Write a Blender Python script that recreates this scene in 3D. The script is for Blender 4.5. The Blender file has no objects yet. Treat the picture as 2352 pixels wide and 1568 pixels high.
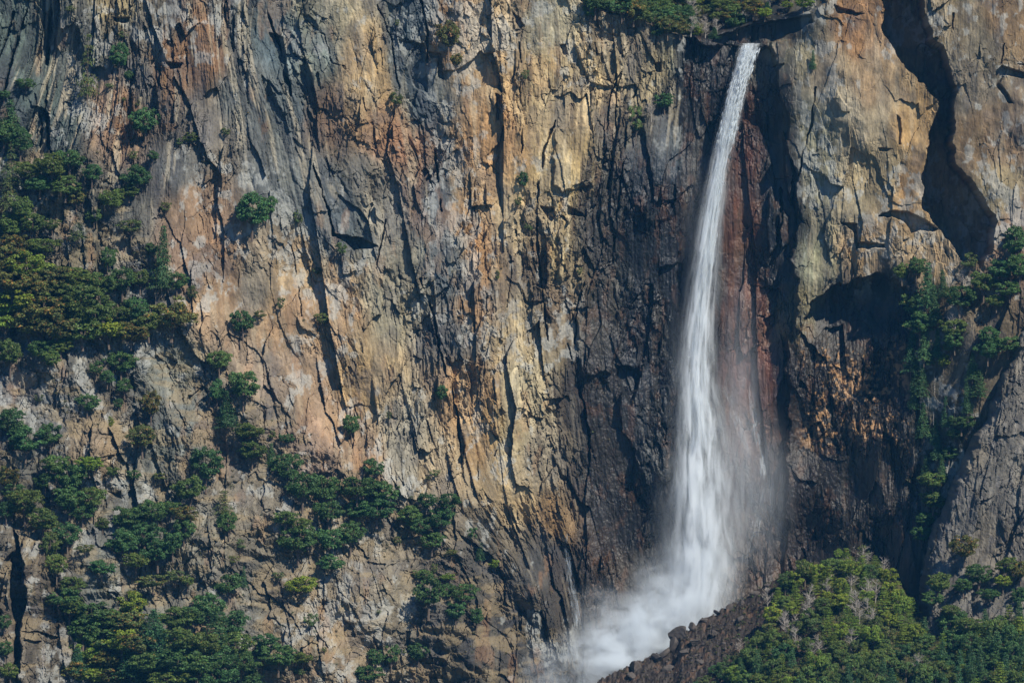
import bpy, math, random
import numpy as np
from mathutils import Vector, Euler

C = bpy.context.scene.collection
scene = bpy.context.scene
random.seed(4)
RNG = np.random.default_rng(11)

# ------------------------------------------------------------------ camera, sky, sun
S = 300.0 / 2352.0            # metres per photo unit on the plane y = 0
D = 2000.0
cam_d = bpy.data.cameras.new('camera'); cam = bpy.data.objects.new('camera', cam_d); C.objects.link(cam)
cam.location = (0, -D, 0); cam.rotation_euler = (math.radians(90), 0, 0)
cam_d.sensor_width = 36; cam_d.lens = 36 * D / 300.0
cam_d.clip_start = 1; cam_d.clip_end = 20000
scene.camera = cam

SUN_EL, SUN_AZ = math.radians(43), math.radians(39)     # azimuth to the right of the viewing axis, behind the camera
sdir = Vector((math.sin(SUN_AZ) * math.cos(SUN_EL), -math.cos(SUN_AZ) * math.cos(SUN_EL), math.sin(SUN_EL)))
w = bpy.data.worlds.new("World"); scene.world = w; w.use_nodes = True
nt = w.node_tree; bg = nt.nodes['Background']
sky = nt.nodes.new('ShaderNodeTexSky'); sky.sky_type = 'NISHITA'; sky.sun_disc = False
sky.sun_elevation = SUN_EL; sky.sun_rotation = math.atan2(sdir.x, sdir.y); sky.altitude = 1300; sky.ozone_density = 2.5
tn = nt.nodes.new('ShaderNodeVectorMath'); tn.operation = 'MULTIPLY'; tn.inputs[1].default_value = (.36, .82, 1.45)
nt.links.new(sky.outputs[0], tn.inputs[0]); nt.links.new(tn.outputs[0], bg.inputs[0]); bg.inputs[1].default_value = 0.052
sl = bpy.data.lights.new('sun', 'SUN'); sl.energy = 4.6; sl.angle = math.radians(0.5); sl.color = (1.0, 0.93, 0.80)
so = bpy.data.objects.new('sun', sl); C.objects.link(so)
so.rotation_euler = sdir.to_track_quat('Z', 'Y').to_euler(); so.location = (300, -600, 500)
scene.view_settings.view_transform = 'Standard'; scene.view_settings.look = 'None'
scene.view_settings.exposure = 0.60; scene.view_settings.gamma = 1
scene.cycles.max_bounces = 6; scene.cycles.diffuse_bounces = 1; scene.cycles.transparent_max_bounces = 24
scene.cycles.volume_bounces = 4
scene.cycles.volume_step_rate = 1.0; scene.cycles.volume_max_steps = 160

# ------------------------------------------------------------------ numpy noise
def _lat(seed, n=256):
    return np.random.default_rng(seed).random((n, n)).astype(np.float32)
_LC = {}
def vn(x, y, seed):
    """value noise in -1..1"""
    if seed not in _LC: _LC[seed] = _lat(seed)
    L = _LC[seed]
    xi = np.floor(x).astype(np.int64); yi = np.floor(y).astype(np.int64)
    fx = (x - xi).astype(np.float32); fy = (y - yi).astype(np.float32)
    fx = fx * fx * (3 - 2 * fx); fy = fy * fy * (3 - 2 * fy)
    x0 = xi & 255; x1 = (xi + 1) & 255; y0 = yi & 255; y1 = (yi + 1) & 255
    a = L[x0, y0] * (1 - fx) + L[x1, y0] * fx
    b = L[x0, y1] * (1 - fx) + L[x1, y1] * fx
    return (a * (1 - fy) + b * fy) * 2 - 1
def fbm(x, y, seed, o=4, g=0.5):
    s = 0; a = 1.0; t = 0
    for i in range(o):
        s = s + a * vn(x * 2 ** i + 17.3 * i, y * 2 ** i + 9.1 * i, seed + i); t += a; a *= g
    return s / t * 1.5
def ridged(x, y, seed, o=3):
    s = 0; a = 1.0; t = 0
    for i in range(o):
        s = s + a * (1 - 2 * np.abs(vn(x * 2 ** i + 7.7 * i, y * 2 ** i, seed + i))); t += a; a *= 0.5
    return s / t
def vor(x, y, seed):
    """jittered-grid voronoi: F1, F2, offset to the cell centre, three random values of the cell"""
    r = [_LC.setdefault((seed, k), _lat(seed * 31 + k)) for k in range(5)]
    xi = np.floor(x).astype(np.int64); yi = np.floor(y).astype(np.int64)
    F1 = np.full(x.shape, 9.0, np.float32); F2 = F1.copy()
    dx = np.zeros_like(F1); dy = np.zeros_like(F1); cx = np.zeros(x.shape, np.int64); cy = cx.copy()
    for i in (-1, 0, 1):
        for j in (-1, 0, 1):
            gx = xi + i; gy = yi + j; a = gx & 255; b = gy & 255
            ddx = (x - gx - 0.1 - 0.8 * r[0][a, b]).astype(np.float32); ddy = (y - gy - 0.1 - 0.8 * r[1][a, b]).astype(np.float32)
            d = np.abs(ddx) * 0.5 + np.sqrt(ddx * ddx + ddy * ddy) * 0.7
            m = d < F1
            F2 = np.where(m, F1, np.minimum(F2, d)); F1 = np.where(m, d, F1)
            dx = np.where(m, ddx, dx); dy = np.where(m, ddy, dy); cx = np.where(m, a, cx); cy = np.where(m, b, cy)
    return F1, F2, dx, dy, r[2][cx, cy], r[3][cx, cy], r[4][cx, cy]
def sstep(a, b, x):
    t = np.clip((x - a) / (b - a), 0, 1); return t * t * (3 - 2 * t)

# ------------------------------------------------------------------ low-frequency maps from control points
GX0, GX1, GY0, GY1, GST = -500, 2900, -300, 1900, 10
_lx = np.arange(GX0, GX1 + 1, GST, dtype=np.float32); _ly = np.arange(GY0, GY1 + 1, GST, dtype=np.float32)
_LX, _LY = np.meshgrid(_lx, _ly)
def idw(pts, power=4.0, soft=12.0, ysc=0.75):
    p = np.array(pts, np.float32); nv = p.shape[1] - 2
    num = np.zeros(_LX.shape + (nv,), np.float32); den = np.zeros(_LX.shape, np.float32)
    for q in p:
        d2 = (_LX - q[0]) ** 2 + ((_LY - q[1]) * ysc) ** 2 + soft * soft
        wt = d2 ** (-power / 2); den += wt; num += wt[..., None] * q[2:]
    return num / den[..., None]
def samp(m, px, py):
    fx = np.clip((px - GX0) / GST, 0, m.shape[1] - 1.001); fy = np.clip((py - GY0) / GST, 0, m.shape[0] - 1.001)
    xi = fx.astype(np.int64); yi = fy.astype(np.int64); fx = (fx - xi)[..., None]; fy = (fy - yi)[..., None]
    r = (m[yi, xi] * (1 - fx) + m[yi, xi + 1] * fx) * (1 - fy) + (m[yi + 1, xi] * (1 - fx) + m[yi + 1, xi + 1] * fx) * fy
    return r.astype(np.float32)

COL = [(60,60,95,105,100),(180,100,110,110,105),(120,280,85,95,95),(40,400,80,85,80),(290,30,160,140,105),(350,60,110,100,90),
(430,130,145,107,76),(400,190,152,110,72),(480,120,150,110,80),(540,60,105,105,105),(290,260,165,125,95),(330,200,110,105,105),
(440,280,120,110,105),(560,200,120,120,120),(620,100,95,105,110),(680,250,95,100,105),(720,130,130,135,130),(780,60,165,150,125),
(850,120,195,160,115),(840,200,190,155,110),(740,260,128,100,80),(880,280,170,130,95),(940,60,90,100,110),(960,200,100,110,120),
(920,330,160,115,85),(960,420,140,110,90),(1030,80,165,125,90),(1100,100,200,160,115),(1150,60,190,160,125),(1180,180,205,165,115),
(1130,300,200,150,100),(1260,60,185,170,145),(1250,200,195,165,120),(1380,150,205,175,130),(1350,230,200,170,130),(1300,400,215,180,125),
(1340,420,215,180,120),(1450,100,180,160,135),(1500,180,190,165,125),(1530,60,170,150,130),(1440,300,125,112,95),(1090,450,185,146,104),
(1100,550,186,140,96),(1180,520,190,160,120),(1080,700,190,146,104),(1060,900,186,144,102),(1110,1000,200,155,100),(1000,450,110,110,115),
(1020,620,100,105,110),(960,620,150,140,125),(1040,780,110,105,105),(900,500,165,155,145),(900,700,170,155,130),(850,420,130,120,110),
(800,500,100,105,110),(700,450,110,112,115),(640,400,120,118,115),(430,380,115,110,108),(450,480,150,117,90),(500,540,152,116,88),
(520,640,155,122,94),(480,720,165,134,106),(430,580,150,120,100),(600,640,140,125,110),(680,620,185,150,110),(660,740,180,145,110),
(760,720,190,150,110),(700,860,165,135,110),(620,850,160,135,115),(760,960,170,135,105),(830,880,185,150,105),(880,850,190,160,120),
(720,1000,165,130,105),(640,950,150,130,115),(950,980,165,150,130),(920,1060,170,155,135),(1000,1080,175,150,120),(860,1080,160,125,95),
(1200,750,205,175,130),(1220,900,205,180,140),(1180,1000,190,165,125),(1240,620,120,100,80),(1300,600,205,175,125),(1285,700,140,115,90),
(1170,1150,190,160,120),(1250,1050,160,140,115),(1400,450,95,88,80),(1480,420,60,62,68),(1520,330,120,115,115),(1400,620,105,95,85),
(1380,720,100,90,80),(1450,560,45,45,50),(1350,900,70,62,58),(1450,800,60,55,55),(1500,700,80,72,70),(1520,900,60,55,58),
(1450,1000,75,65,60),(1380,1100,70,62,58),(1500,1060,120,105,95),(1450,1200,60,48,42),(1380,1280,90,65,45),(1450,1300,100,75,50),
(1275,1200,150,115,75),(1300,1300,75,65,60),(1250,1300,85,80,78),(1595,200,35,40,48),(1600,400,28,34,42),(1580,600,30,35,42),  # navy points left of the fall: wet stone with shade painted in
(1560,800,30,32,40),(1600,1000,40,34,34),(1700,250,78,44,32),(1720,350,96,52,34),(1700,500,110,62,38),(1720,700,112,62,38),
(1740,850,108,54,34),(1720,1000,108,64,42),(1760,1100,70,42,32),(1740,1250,80,55,35),(1790,250,50,45,42),(1800,400,45,45,50),  # black points on the left-facing alcove wall carry painted shade
(1800,600,30,30,35),(1815,500,45,48,50),(1760,150,90,85,78),(1700,85,34,36,40),(1660,93,30,32,38),(1750,75,36,38,42),(1800,62,60,60,60),(1845,48,110,104,94),(1650,130,36,40,46),(1590,130,30,34,40),(1548,140,150,140,118),(1610,150,24,28,36),(1590,300,24,28,36),(1640,190,26,28,34),(1585,480,26,30,38),(1620,260,22,26,34),(1578,220,26,30,36),(1620,330,22,26,34),(1590,700,26,28,34),(1570,950,28,28,32),(1560,1150,32,28,30),(1680,130,30,32,36),(1545,350,110,108,106),(1850,120,175,160,130),(1785,110,180,165,135),  # dark lip slab and alcove points: shade painted into the stone colour
(1900,150,170,145,115),(1960,60,165,120,80),(1980,200,165,135,105),(1880,300,150,140,115),(1930,240,195,175,150),(2000,280,175,155,130),
(2100,300,185,145,95),(2050,400,160,140,110),(1880,430,165,155,130),(1950,450,165,145,115),(2100,430,175,135,90),(1860,600,160,155,130),
(2000,560,190,155,115),(2150,560,180,150,115),(2200,60,150,130,105),(2260,100,130,115,95),(2230,200,130,115,100),(2300,50,140,110,80),
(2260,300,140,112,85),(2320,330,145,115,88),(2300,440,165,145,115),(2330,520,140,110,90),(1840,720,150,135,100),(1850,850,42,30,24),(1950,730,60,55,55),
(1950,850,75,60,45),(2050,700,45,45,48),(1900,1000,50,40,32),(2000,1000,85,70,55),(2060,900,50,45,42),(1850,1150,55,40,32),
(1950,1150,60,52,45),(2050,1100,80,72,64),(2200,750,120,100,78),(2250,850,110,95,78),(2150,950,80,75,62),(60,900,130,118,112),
(180,880,125,118,115),(100,1000,120,112,105),(220,1020,165,132,95),(400,830,150,145,130),(430,930,130,128,120),(400,1020,125,125,115),
(540,1100,150,130,108),(350,1100,125,120,110),(600,1150,150,132,112),(480,1250,150,138,120),(600,1280,145,130,112),(250,1350,130,125,112),
(560,1400,140,130,118),(650,1350,150,128,105),(850,1230,165,140,110),(800,1350,165,140,110),(750,1430,175,140,100),(850,1500,160,130,100),
(900,1400,150,130,105),(700,1500,150,130,105),(1000,1270,140,120,98),(1000,1450,110,98,88),(1100,1350,95,85,78),(1150,1250,110,98,85),
(1150,1450,85,76,72),(1250,1450,75,68,64),(1050,1530,85,78,72),(50,1350,120,100,85),(120,1400,115,98,80),(20,1250,120,105,90),
(180,600,140,122,90),(130,530,95,95,95),(600,1500,130,115,95),(300,620,120,112,105),(280,500,110,105,100),(330,750,125,118,110),(240,760,120,110,100)]
COLM = idw(COL, 5.0, 16.0)
# macro depth in metres (negative = towards the camera)
DEP = [(0,0,8),(150,150,10),(60,320,4),(250,0,6),(300,300,2),(500,200,0),(700,200,1),(620,60,5),(850,200,-2),(930,250,1),(1000,400,1),(1100,300,-2),
(1200,100,-1),(1300,300,-2),(1400,150,0),(1500,150,2),(1500,400,0),(1450,700,4),(1520,800,5),(1590,300,4),(1600,600,4),(1600,900,4),(1700,300,4),
(1700,600,4),(1700,900,4),(1700,1200,4),(1765,400,3),(1765,800,3),(1850,200,-4),(1850,400,-3),(1850,600,-3),(1950,200,-9),(2050,300,-10),(2100,500,-10),
(1950,500,-8),(2240,150,-15),(2300,400,-18),(2400,300,-20),(2240,300,-15),(1700,80,4),(1600,100,2),(1800,80,2),(1900,40,-4),
(700,600,0),(900,700,0),(1100,700,-2),(1250,700,1),(1300,900,1),(1350,1100,3),(1100,1000,-2),(950,1000,-3),(800,900,-2),(650,800,-4),(560,650,-3),(480,450,-1),
(400,450,-3),(330,400,-6),(250,480,-11),(100,450,-10),(0,500,-12),(350,650,-10),(200,650,-18),(50,700,-22),(450,830,-14),(300,850,-24),(100,900,-32),
(560,1000,-18),(400,1050,-30),(200,1100,-42),(0,1050,-45),(750,1100,-16),(900,1180,-14),(1000,1250,-15),(650,1250,-30),(450,1300,-45),(200,1350,-58),(0,1350,-62),
(850,1400,-32),(1000,1450,-26),(700,1550,-48),(400,1568,-66),(0,1568,-74),(1100,1200,-6),(1200,1200,0),(1200,1400,-12),(1100,1568,-30),(1300,1568,-16),
(1350,1350,2),(1450,1250,4),(1500,1400,4),(1600,1500,4),(1850,750,-2),(1900,800,4),(2000,850,2),(1850,1000,6),(1950,1100,2),(2050,1100,-6),(2000,1250,-4),(1850,1250,6),
(2000,650,-4),(2100,620,-11),(2200,650,-15),(2300,600,-19),(2150,800,-15),(2250,800,-22),(2330,700,-24),(2120,1000,-14),(2210,950,-22),(2090,1150,-13),(2150,1100,-18),(2110,1250,-16),(2400,900,-26),(2250,1200,-22)]
DEPM = idw(DEP, 3.2, 40.0, 0.8)
# lean of the structure (metres of x shift per metre down), rock roughness, streak strength, fluting
ATT = [(60,100,-.30,1.1,1,1.1),(200,200,-.12,1.0,1,.9),(400,200,.05,.9,.8,.5),(620,150,.35,1.0,.9,.6),(750,350,.35,1.0,.7,.5),(500,560,.28,.45,.2,.1),(850,150,.15,.8,.5,.3),
(1000,400,.06,.9,.7,.6),(1150,300,.02,.8,.6,.5),(1350,350,-.05,.75,1,.7),(1450,250,-.12,1.0,1,1.0),(1300,600,-.05,1.0,.8,.7),(1200,800,.05,1,.5,.7),(1050,900,.06,.9,.5,.6),
(800,850,.3,.8,.4,.3),(650,900,.4,.6,.3,.2),(1300,1000,.1,1.1,.5,.7),(1450,700,0,1.1,.3,.2),(1450,1100,.2,1.1,.2,.2),(1600,500,0,.6,.8,.9),(1720,600,0,.6,.8,.2),
(1900,300,0,.12,.3,.02),(1960,120,0,.15,.3,.02),(1860,500,0,.6,.8,.6),(2050,400,0,.15,.35,.02),(2080,200,0,.12,.35,.02),(1980,430,0,.22,.4,.05),(2000,580,-.1,.9,.3,.3),(2280,300,0,.12,.2,.02),(2280,430,0,.2,.15,.02),(2340,200,0,.2,.3,.05),(2260,80,.05,.6,.9,.6),(1950,720,0,.9,.6,.9),(1950,900,.1,1.1,.2,.3),
(2030,1080,0,.8,.4,.9),(1850,1100,0,.9,.2,.2),(2200,850,-.4,.7,.2,.1),(400,900,.1,1.0,.2,.1),(200,1000,0,.8,.3,.2),(550,1250,.1,.8,.1,.0),(800,1350,.3,.6,.2,.1),(1100,1400,.5,.9,.1,.1),(100,1400,0,.8,.2,.1)]
ATTM = idw(ATT, 2.6, 90.0)

# zoomed-view helpers: points noted in six enlarged windows of the photo
ZO = {1:(0,0),2:(790.3,0),3:(1561.7,0),4:(0,778),5:(790.3,778),6:(1561.7,778),0:(0,0)}
def zp(z, pts):
    k = 1.0 if z == 0 else 0.504
    return [(ZO[z][0] + a * k, ZO[z][1] + b * k) for a, b in pts]
TOPLINE = [(-500,-200),(1290,-60),(1341,12),(1400,34),(1456,42),(1526,76),(1591,87),(1636,93),(1646,80),(1706,60),(1776,44),(1861,31),(1896,8),(1915,-40),(2000,-160),(2900,-200)]
_tx = [a for a, b in TOPLINE]; _ty = [b for a, b in TOPLINE]
POLYS = [ # (window, points, depth, edge softness px, fade from, fade to)
 (0,[(1574,88),(1570,200),(1563,400),(1560,600),(1556,900),(1545,1250),(1600,1500),(1800,1500),(1812,1000),(1806,800),(1828,720),(1832,640),(1815,600),(1836,520),(1822,470),(1830,400),(1806,330),(1812,260),(1790,220),(1782,150),(1768,112),(1740,106),(1700,108),(1640,104)],4.6,6,1150,1400),
 (0,[(1636,97),(1646,84),(1706,64),(1776,48),(1862,35),(1866,50),(1822,76),(1778,94),(1750,102),(1700,104),(1660,102)],4,4,None,None),
 (0,[(1765,470),(1770,440),(1778,480),(1784,560),(1770,590),(1762,540)],-3,3,None,None),(0,[(1788,495),(1800,480),(1812,500),(1810,560),(1796,570)],-3,3,None,None),(0,[(1800,300),(1812,330),(1822,400),(1818,470),(1806,420)],-3.5,4,None,None),
 (3,[(700,450),(720,430),(745,470),(775,500),(770,512),(730,512)],-1.0,4,None,None),
 (0,[(2018,-120),(2115,-120),(2118,0),(2130,60),(2160,110),(2192,190),(2184,300),(2188,370),(2230,420),(2262,462),(2286,510),(2280,560),(2262,610),(2210,595),(2182,550),(2122,470),(2125,380),(2138,300),(2158,232),(2098,165),(2060,120),(2028,60)],24,5,None,None),
 (0,[(1836,765),(1846,725),(1872,692),(1905,665),(1960,640),(2020,628),(2075,655),(2110,720),(2110,900),(1990,985),(1900,930),(1838,800)],9,5,690,830),
 (3,[(735,1015),(810,1020),(812,1105),(935,1112),(932,1128),(806,1132),(790,1050)],3.0,3,None,None),
 (3,[(905,985),(955,958),(1050,968),(1110,1000),(1180,1045),(1150,1058),(1100,1045),(1060,1062),(1020,1010),(960,985)],4.0,3,None,None),
 (3,[(985,520),(1005,540),(1010,660),(998,660),(988,560)],1.5,2,None,None),
 (3,[(1470,300),(1568,330),(1568,355),(1480,345),(1455,375),(1520,470),(1500,470),(1435,380),(1440,330)],3.0,3,None,None),
 (3,[(705,25),(760,45),(840,65),(800,72),(720,60)],2.5,3,None,None),
 (3,[(905,675),(965,680),(940,692),(910,690)],1.6,2,None,None),
 (2,[(-50,1060),(0,1072),(80,1085),(155,1118),(100,1132),(40,1142),(15,1110),(-40,1078)],5,3,None,None),
 (2,[(895,938),(955,945),(965,985),(940,1010),(918,985)],3,3,None,None),
 (2,[(1015,935),(1080,965),(1095,985),(1020,980)],3,3,None,None),
 (2,[(812,1320),(830,1375),(905,1370),(895,1385),(860,1395),(820,1385)],2,2,None,None),
 (2,[(1410,290),(1445,280),(1448,330),(1420,325)],3,2,None,None),
 (2,[(770,60),(800,80),(820,120),(800,130),(780,100)],2,2,None,None),
 (2,[(985,205),(1010,200),(1020,245),(1000,250)],2,2,None,None),
 (2,[(690,425),(712,430),(705,550),(697,545)],1.8,2,None,None),
 (2,[(250,180),(365,200),(380,420),(320,400),(270,270)],1.6,4,None,None),
 (2,[(380,230),(440,245),(455,360),(430,350),(425,262),(390,258)],2.0,3,None,None),
 (1,[(755,285),(830,285),(815,310),(775,315)],3,3,None,None),
 (1,[(512,78),(590,82),(575,105),(530,100)],3,3,None,None),
 (1,[(1255,150),(1290,170),(1320,400),(1300,380),(1265,260),(1225,150)],3,4,None,None),
 (4,[(55,870),(62,960),(20,1010),(45,1030),(40,1150),(50,1250),(65,1300),(60,1485),(92,1485),(95,1300),(128,1190),(92,1100),(100,1000),(80,900)],9,3,None,None),
 (4,[(96,900),(200,930),(232,1100),(300,1280),(384,1440),(330,1600),(95,1600),(96,1300),(132,1190)],-3.5,5,None,None),
 (4,[(100,1322),(180,1330),(275,1355),(240,1372),(180,1338)],2.5,2,None,None),
 (4,[(112,1366),(192,1374),(150,1398)],2.5,2,None,None),
 (4,[(480,695),(520,705),(545,690),(550,730),(520,718)],2,2,None,None),
 (4,[(475,1150),(530,1160),(545,1195),(600,1205),(590,1215),(540,1205),(520,1170)],2.5,2,None,None),
 (5,[(790,1240),(812,1245),(803,1330),(792,1320)],2,2,None,None),
 (5,[(280,1330),(300,1330),(298,1410),(285,1400)],2,2,None,None),
 (5,[(100,1020),(190,1025),(180,1040),(110,1035)],1.5,2,None,None),
 (5,[(1240,130),(1340,120),(1350,230),(1300,300),(1260,240)],3.5,8,None,None),
 (2,[(1050,200),(1090,190),(1200,185),(1240,190),(1252,290),(1220,402),(1120,372),(1085,300)],-1.8,3,None,None),
 (2,[(960,590),(1040,560),(1150,600),(1140,850),(1030,880),(955,840)],-1.5,5,None,None),
 (2,[(990,1000),(1110,1010),(1080,1150),(1000,1280),(970,1150)],-1.5,5,None,None),
 (3,[(415,190),(500,180),(480,290),(430,300)],-2.0,4,None,None),
 (4,[(450,440),(545,440),(570,520),(400,545),(390,490)],-1.5,4,None,None),
 (5,[(1250,260),(1480,200),(1480,640),(1380,660),(1310,480),(1260,420)],-2.5,6,None,None),
 (0,[(1330,640),(1400,640),(1430,760),(1400,860),(1330,860),(1325,740)],-2.0,6,None,None),
 (0,[(1445,260),(1535,270),(1560,340),(1560,480),(1500,520),(1420,470),(1420,330)],-1.2,14,None,None),
]
CRACKS = [ # (window, points, half width px, depth m)
 (2,[(350,0),(380,150),(378,240),(384,400),(408,620),(425,790),(445,960)],4.5,5),
 (0,[(965,640),(985,690),(1000,735),(1008,800),(1022,850),(1040,905),(1052,960),(1062,1060)],4.5,5),
 (0,[(598,0),(630,70),(655,150),(668,215),(700,320),(740,440),(768,540)],5,5),
 (1,[(240,0),(212,180),(210,330),(205,500),(230,690)],7,8),
 (1,[(135,0),(90,150),(40,300),(20,420)],5,6),
 (1,[(60,60),(20,200),(0,260)],5,5),
 (1,[(155,430),(190,560),(180,690)],4,5),
 (1,[(1380,0),(1385,90),(1480,160),(1510,290),(1568,300)],2.5,2),
 (1,[(1330,1120),(1360,1300),(1375,1440)],2.5,2.5),
 (1,[(1085,1180),(1090,1330),(1120,1400)],2.5,2.5),
 (2,[(795,190),(812,300),(800,420),(812,560),(808,700)],3,2.5),
 (2,[(1110,300),(1140,420),(1150,480)],1.8,1.5),
 (2,[(1310,230),(1250,350),(1210,450),(1200,600),(1175,800),(1150,900)],3,3),
 (2,[(1275,300),(1240,430),(1240,600),(1200,860)],3,3),
 (2,[(1340,400),(1290,520),(1270,760),(1240,1000),(1225,1200)],3.5,3),
 (2,[(965,550),(910,690),(880,900),(880,1100),(900,1300),(930,1568)],5,4),
 (2,[(190,1000),(150,1200),(140,1330)],3,3),
 (2,[(600,780),(590,900),(610,1060),(640,1080)],2,1.6),
 (2,[(1100,1270),(1060,1400),(1055,1568)],3,3),
 (2,[(760,1150),(765,1250),(740,1400)],2,2),
 (2,[(150,20),(215,170),(235,330),(250,400)],3,2.5),
 (5,[(30,200),(45,300),(60,350)],3.5,3),
 (5,[(622,100),(622,200),(615,300)],1.8,1.5),(5,[(700,500),(680,530)],2,2),(5,[(612,560),(615,640)],1.8,1.5),
 (5,[(1020,20),(1060,180),(1100,330),(1120,460),(1110,620)],4,4),
 (5,[(1000,500),(1020,640),(1060,780)],4,3),
 (3,[(1480,200),(1465,290)],3,2.5),(3,[(1540,290),(1568,296)],3,2),(3,[(1250,60),(1245,140)],3,2.5),
 (3,[(620,400),(600,560),(560,700),(545,800)],4,3.5),(3,[(460,860),(470,1000),(440,1100)],4,3),
 (3,[(1185,1050),(1215,1140),(1230,1180)],3,3),(3,[(630,880),(680,1040),(660,1130)],2.5,2),
 (4,[(475,650),(480,770)],2,2),(4,[(210,250),(300,345)],1.5,1),(4,[(1470,1335),(1540,1350)],2,1.5),
 (4,[(550,1180),(530,1150),(480,1130)],2,2),
]
_P = []
for z, pts, d, e, f0, f1 in POLYS: _P.append((np.array(zp(z, pts)), d, e, f0, f1))
_K = []
for z, pts, hw, d in CRACKS: _K.append((np.array(zp(z, pts)), hw, d))

def poly_sd(pts, x, y):
    """signed distance, positive inside"""
    inside = np.zeros(x.shape, bool); dm = np.full(x.shape, 1e9, np.float32)
    n = len(pts)
    for i in range(n):
        ax, ay = pts[i]; bx, by = pts[(i + 1) % n]
        if ay != by:
            c = ((ay > y) != (by > y)) & (x < (bx - ax) * (y - ay) / (by - ay) + ax)
            inside ^= c
        t = np.clip(((x - ax) * (bx - ax) + (y - ay) * (by - ay)) / ((bx - ax) ** 2 + (by - ay) ** 2 + 1e-9), 0, 1)
        dm = np.minimum(dm, np.hypot(x - ax - t * (bx - ax), y - ay - t * (by - ay)))
    return np.where(inside, dm, -dm)

def rock(x, z, px, py, seed, leanm, rough, flute, slope):
    """facetted, fissured relief in metres plus masks used for colour"""
    xw = x + leanm * z * 0.75
    wx = fbm(x / 30, z / 70, seed + 1, 2) * 1.8 + fbm(x / 4, z / 7, seed + 2, 4) * 0.16
    wz = fbm(x / 14, z / 30, seed + 3, 3) * 4 + fbm(x / 2.5, z / 3, seed + 4, 3) * 1.0
    u = xw + wx; v = z + wz
    asp = 1.0
    h = np.zeros_like(x)
    cells = []
    for k, (cw, ch, amp, tx, tz, ck) in enumerate([(24,60,.6,.18,.08,.0),(11,19,.62,.36,.20,.05),(4.4,8,.40,.40,.26,.12),(1.9,3.2,.24,.52,.36,.11),(.85,1.3,.12,.58,.44,.05)]):
        F1, F2, dx, dy, ra, rb, rc = vor(u / cw, v / (ch * asp), seed + 40 + k)
        e = F2 - F1
        r = rough if k >= 1 else .35 + .65 * np.clip(rough, 0, 1)
        rr = r if k < 2 else r * (0.12 + 1.1 * sstep(-.45, .4, fbm(u / 9, v / 13, seed + 60, 3) + .25 * (cells[1][1] - .5) * 2))
        h += rr * (amp * (ra - .5) * 2 + tx * cw * dx * (rb - .5) * 2 + tz * ch * dy * (rc - .5) * 1.4)
        h += rr * ck * np.exp(-e / 0.035)
        cells.append((ra, rb, e))
    h += (1 - np.clip(rough, 0, 1)) * (1.5 * fbm(x / 11 + 3, z / 13, seed + 101, 3) + .35 * fbm(x / 3, z / 3.4, seed + 104, 2))
    h += flute * (.55 * ridged(u / 3.4, v / 24, seed + 80, 3) + 0.30 * ridged(u / 1.1, v / 8, seed + 84, 2))
    h += rough * (0.30 * fbm(u / 5, v / 6, seed + 90, 5, .55) + 0.10 * fbm(x / .6, z / .9, seed + 97, 2))
    return h, cells

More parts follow.
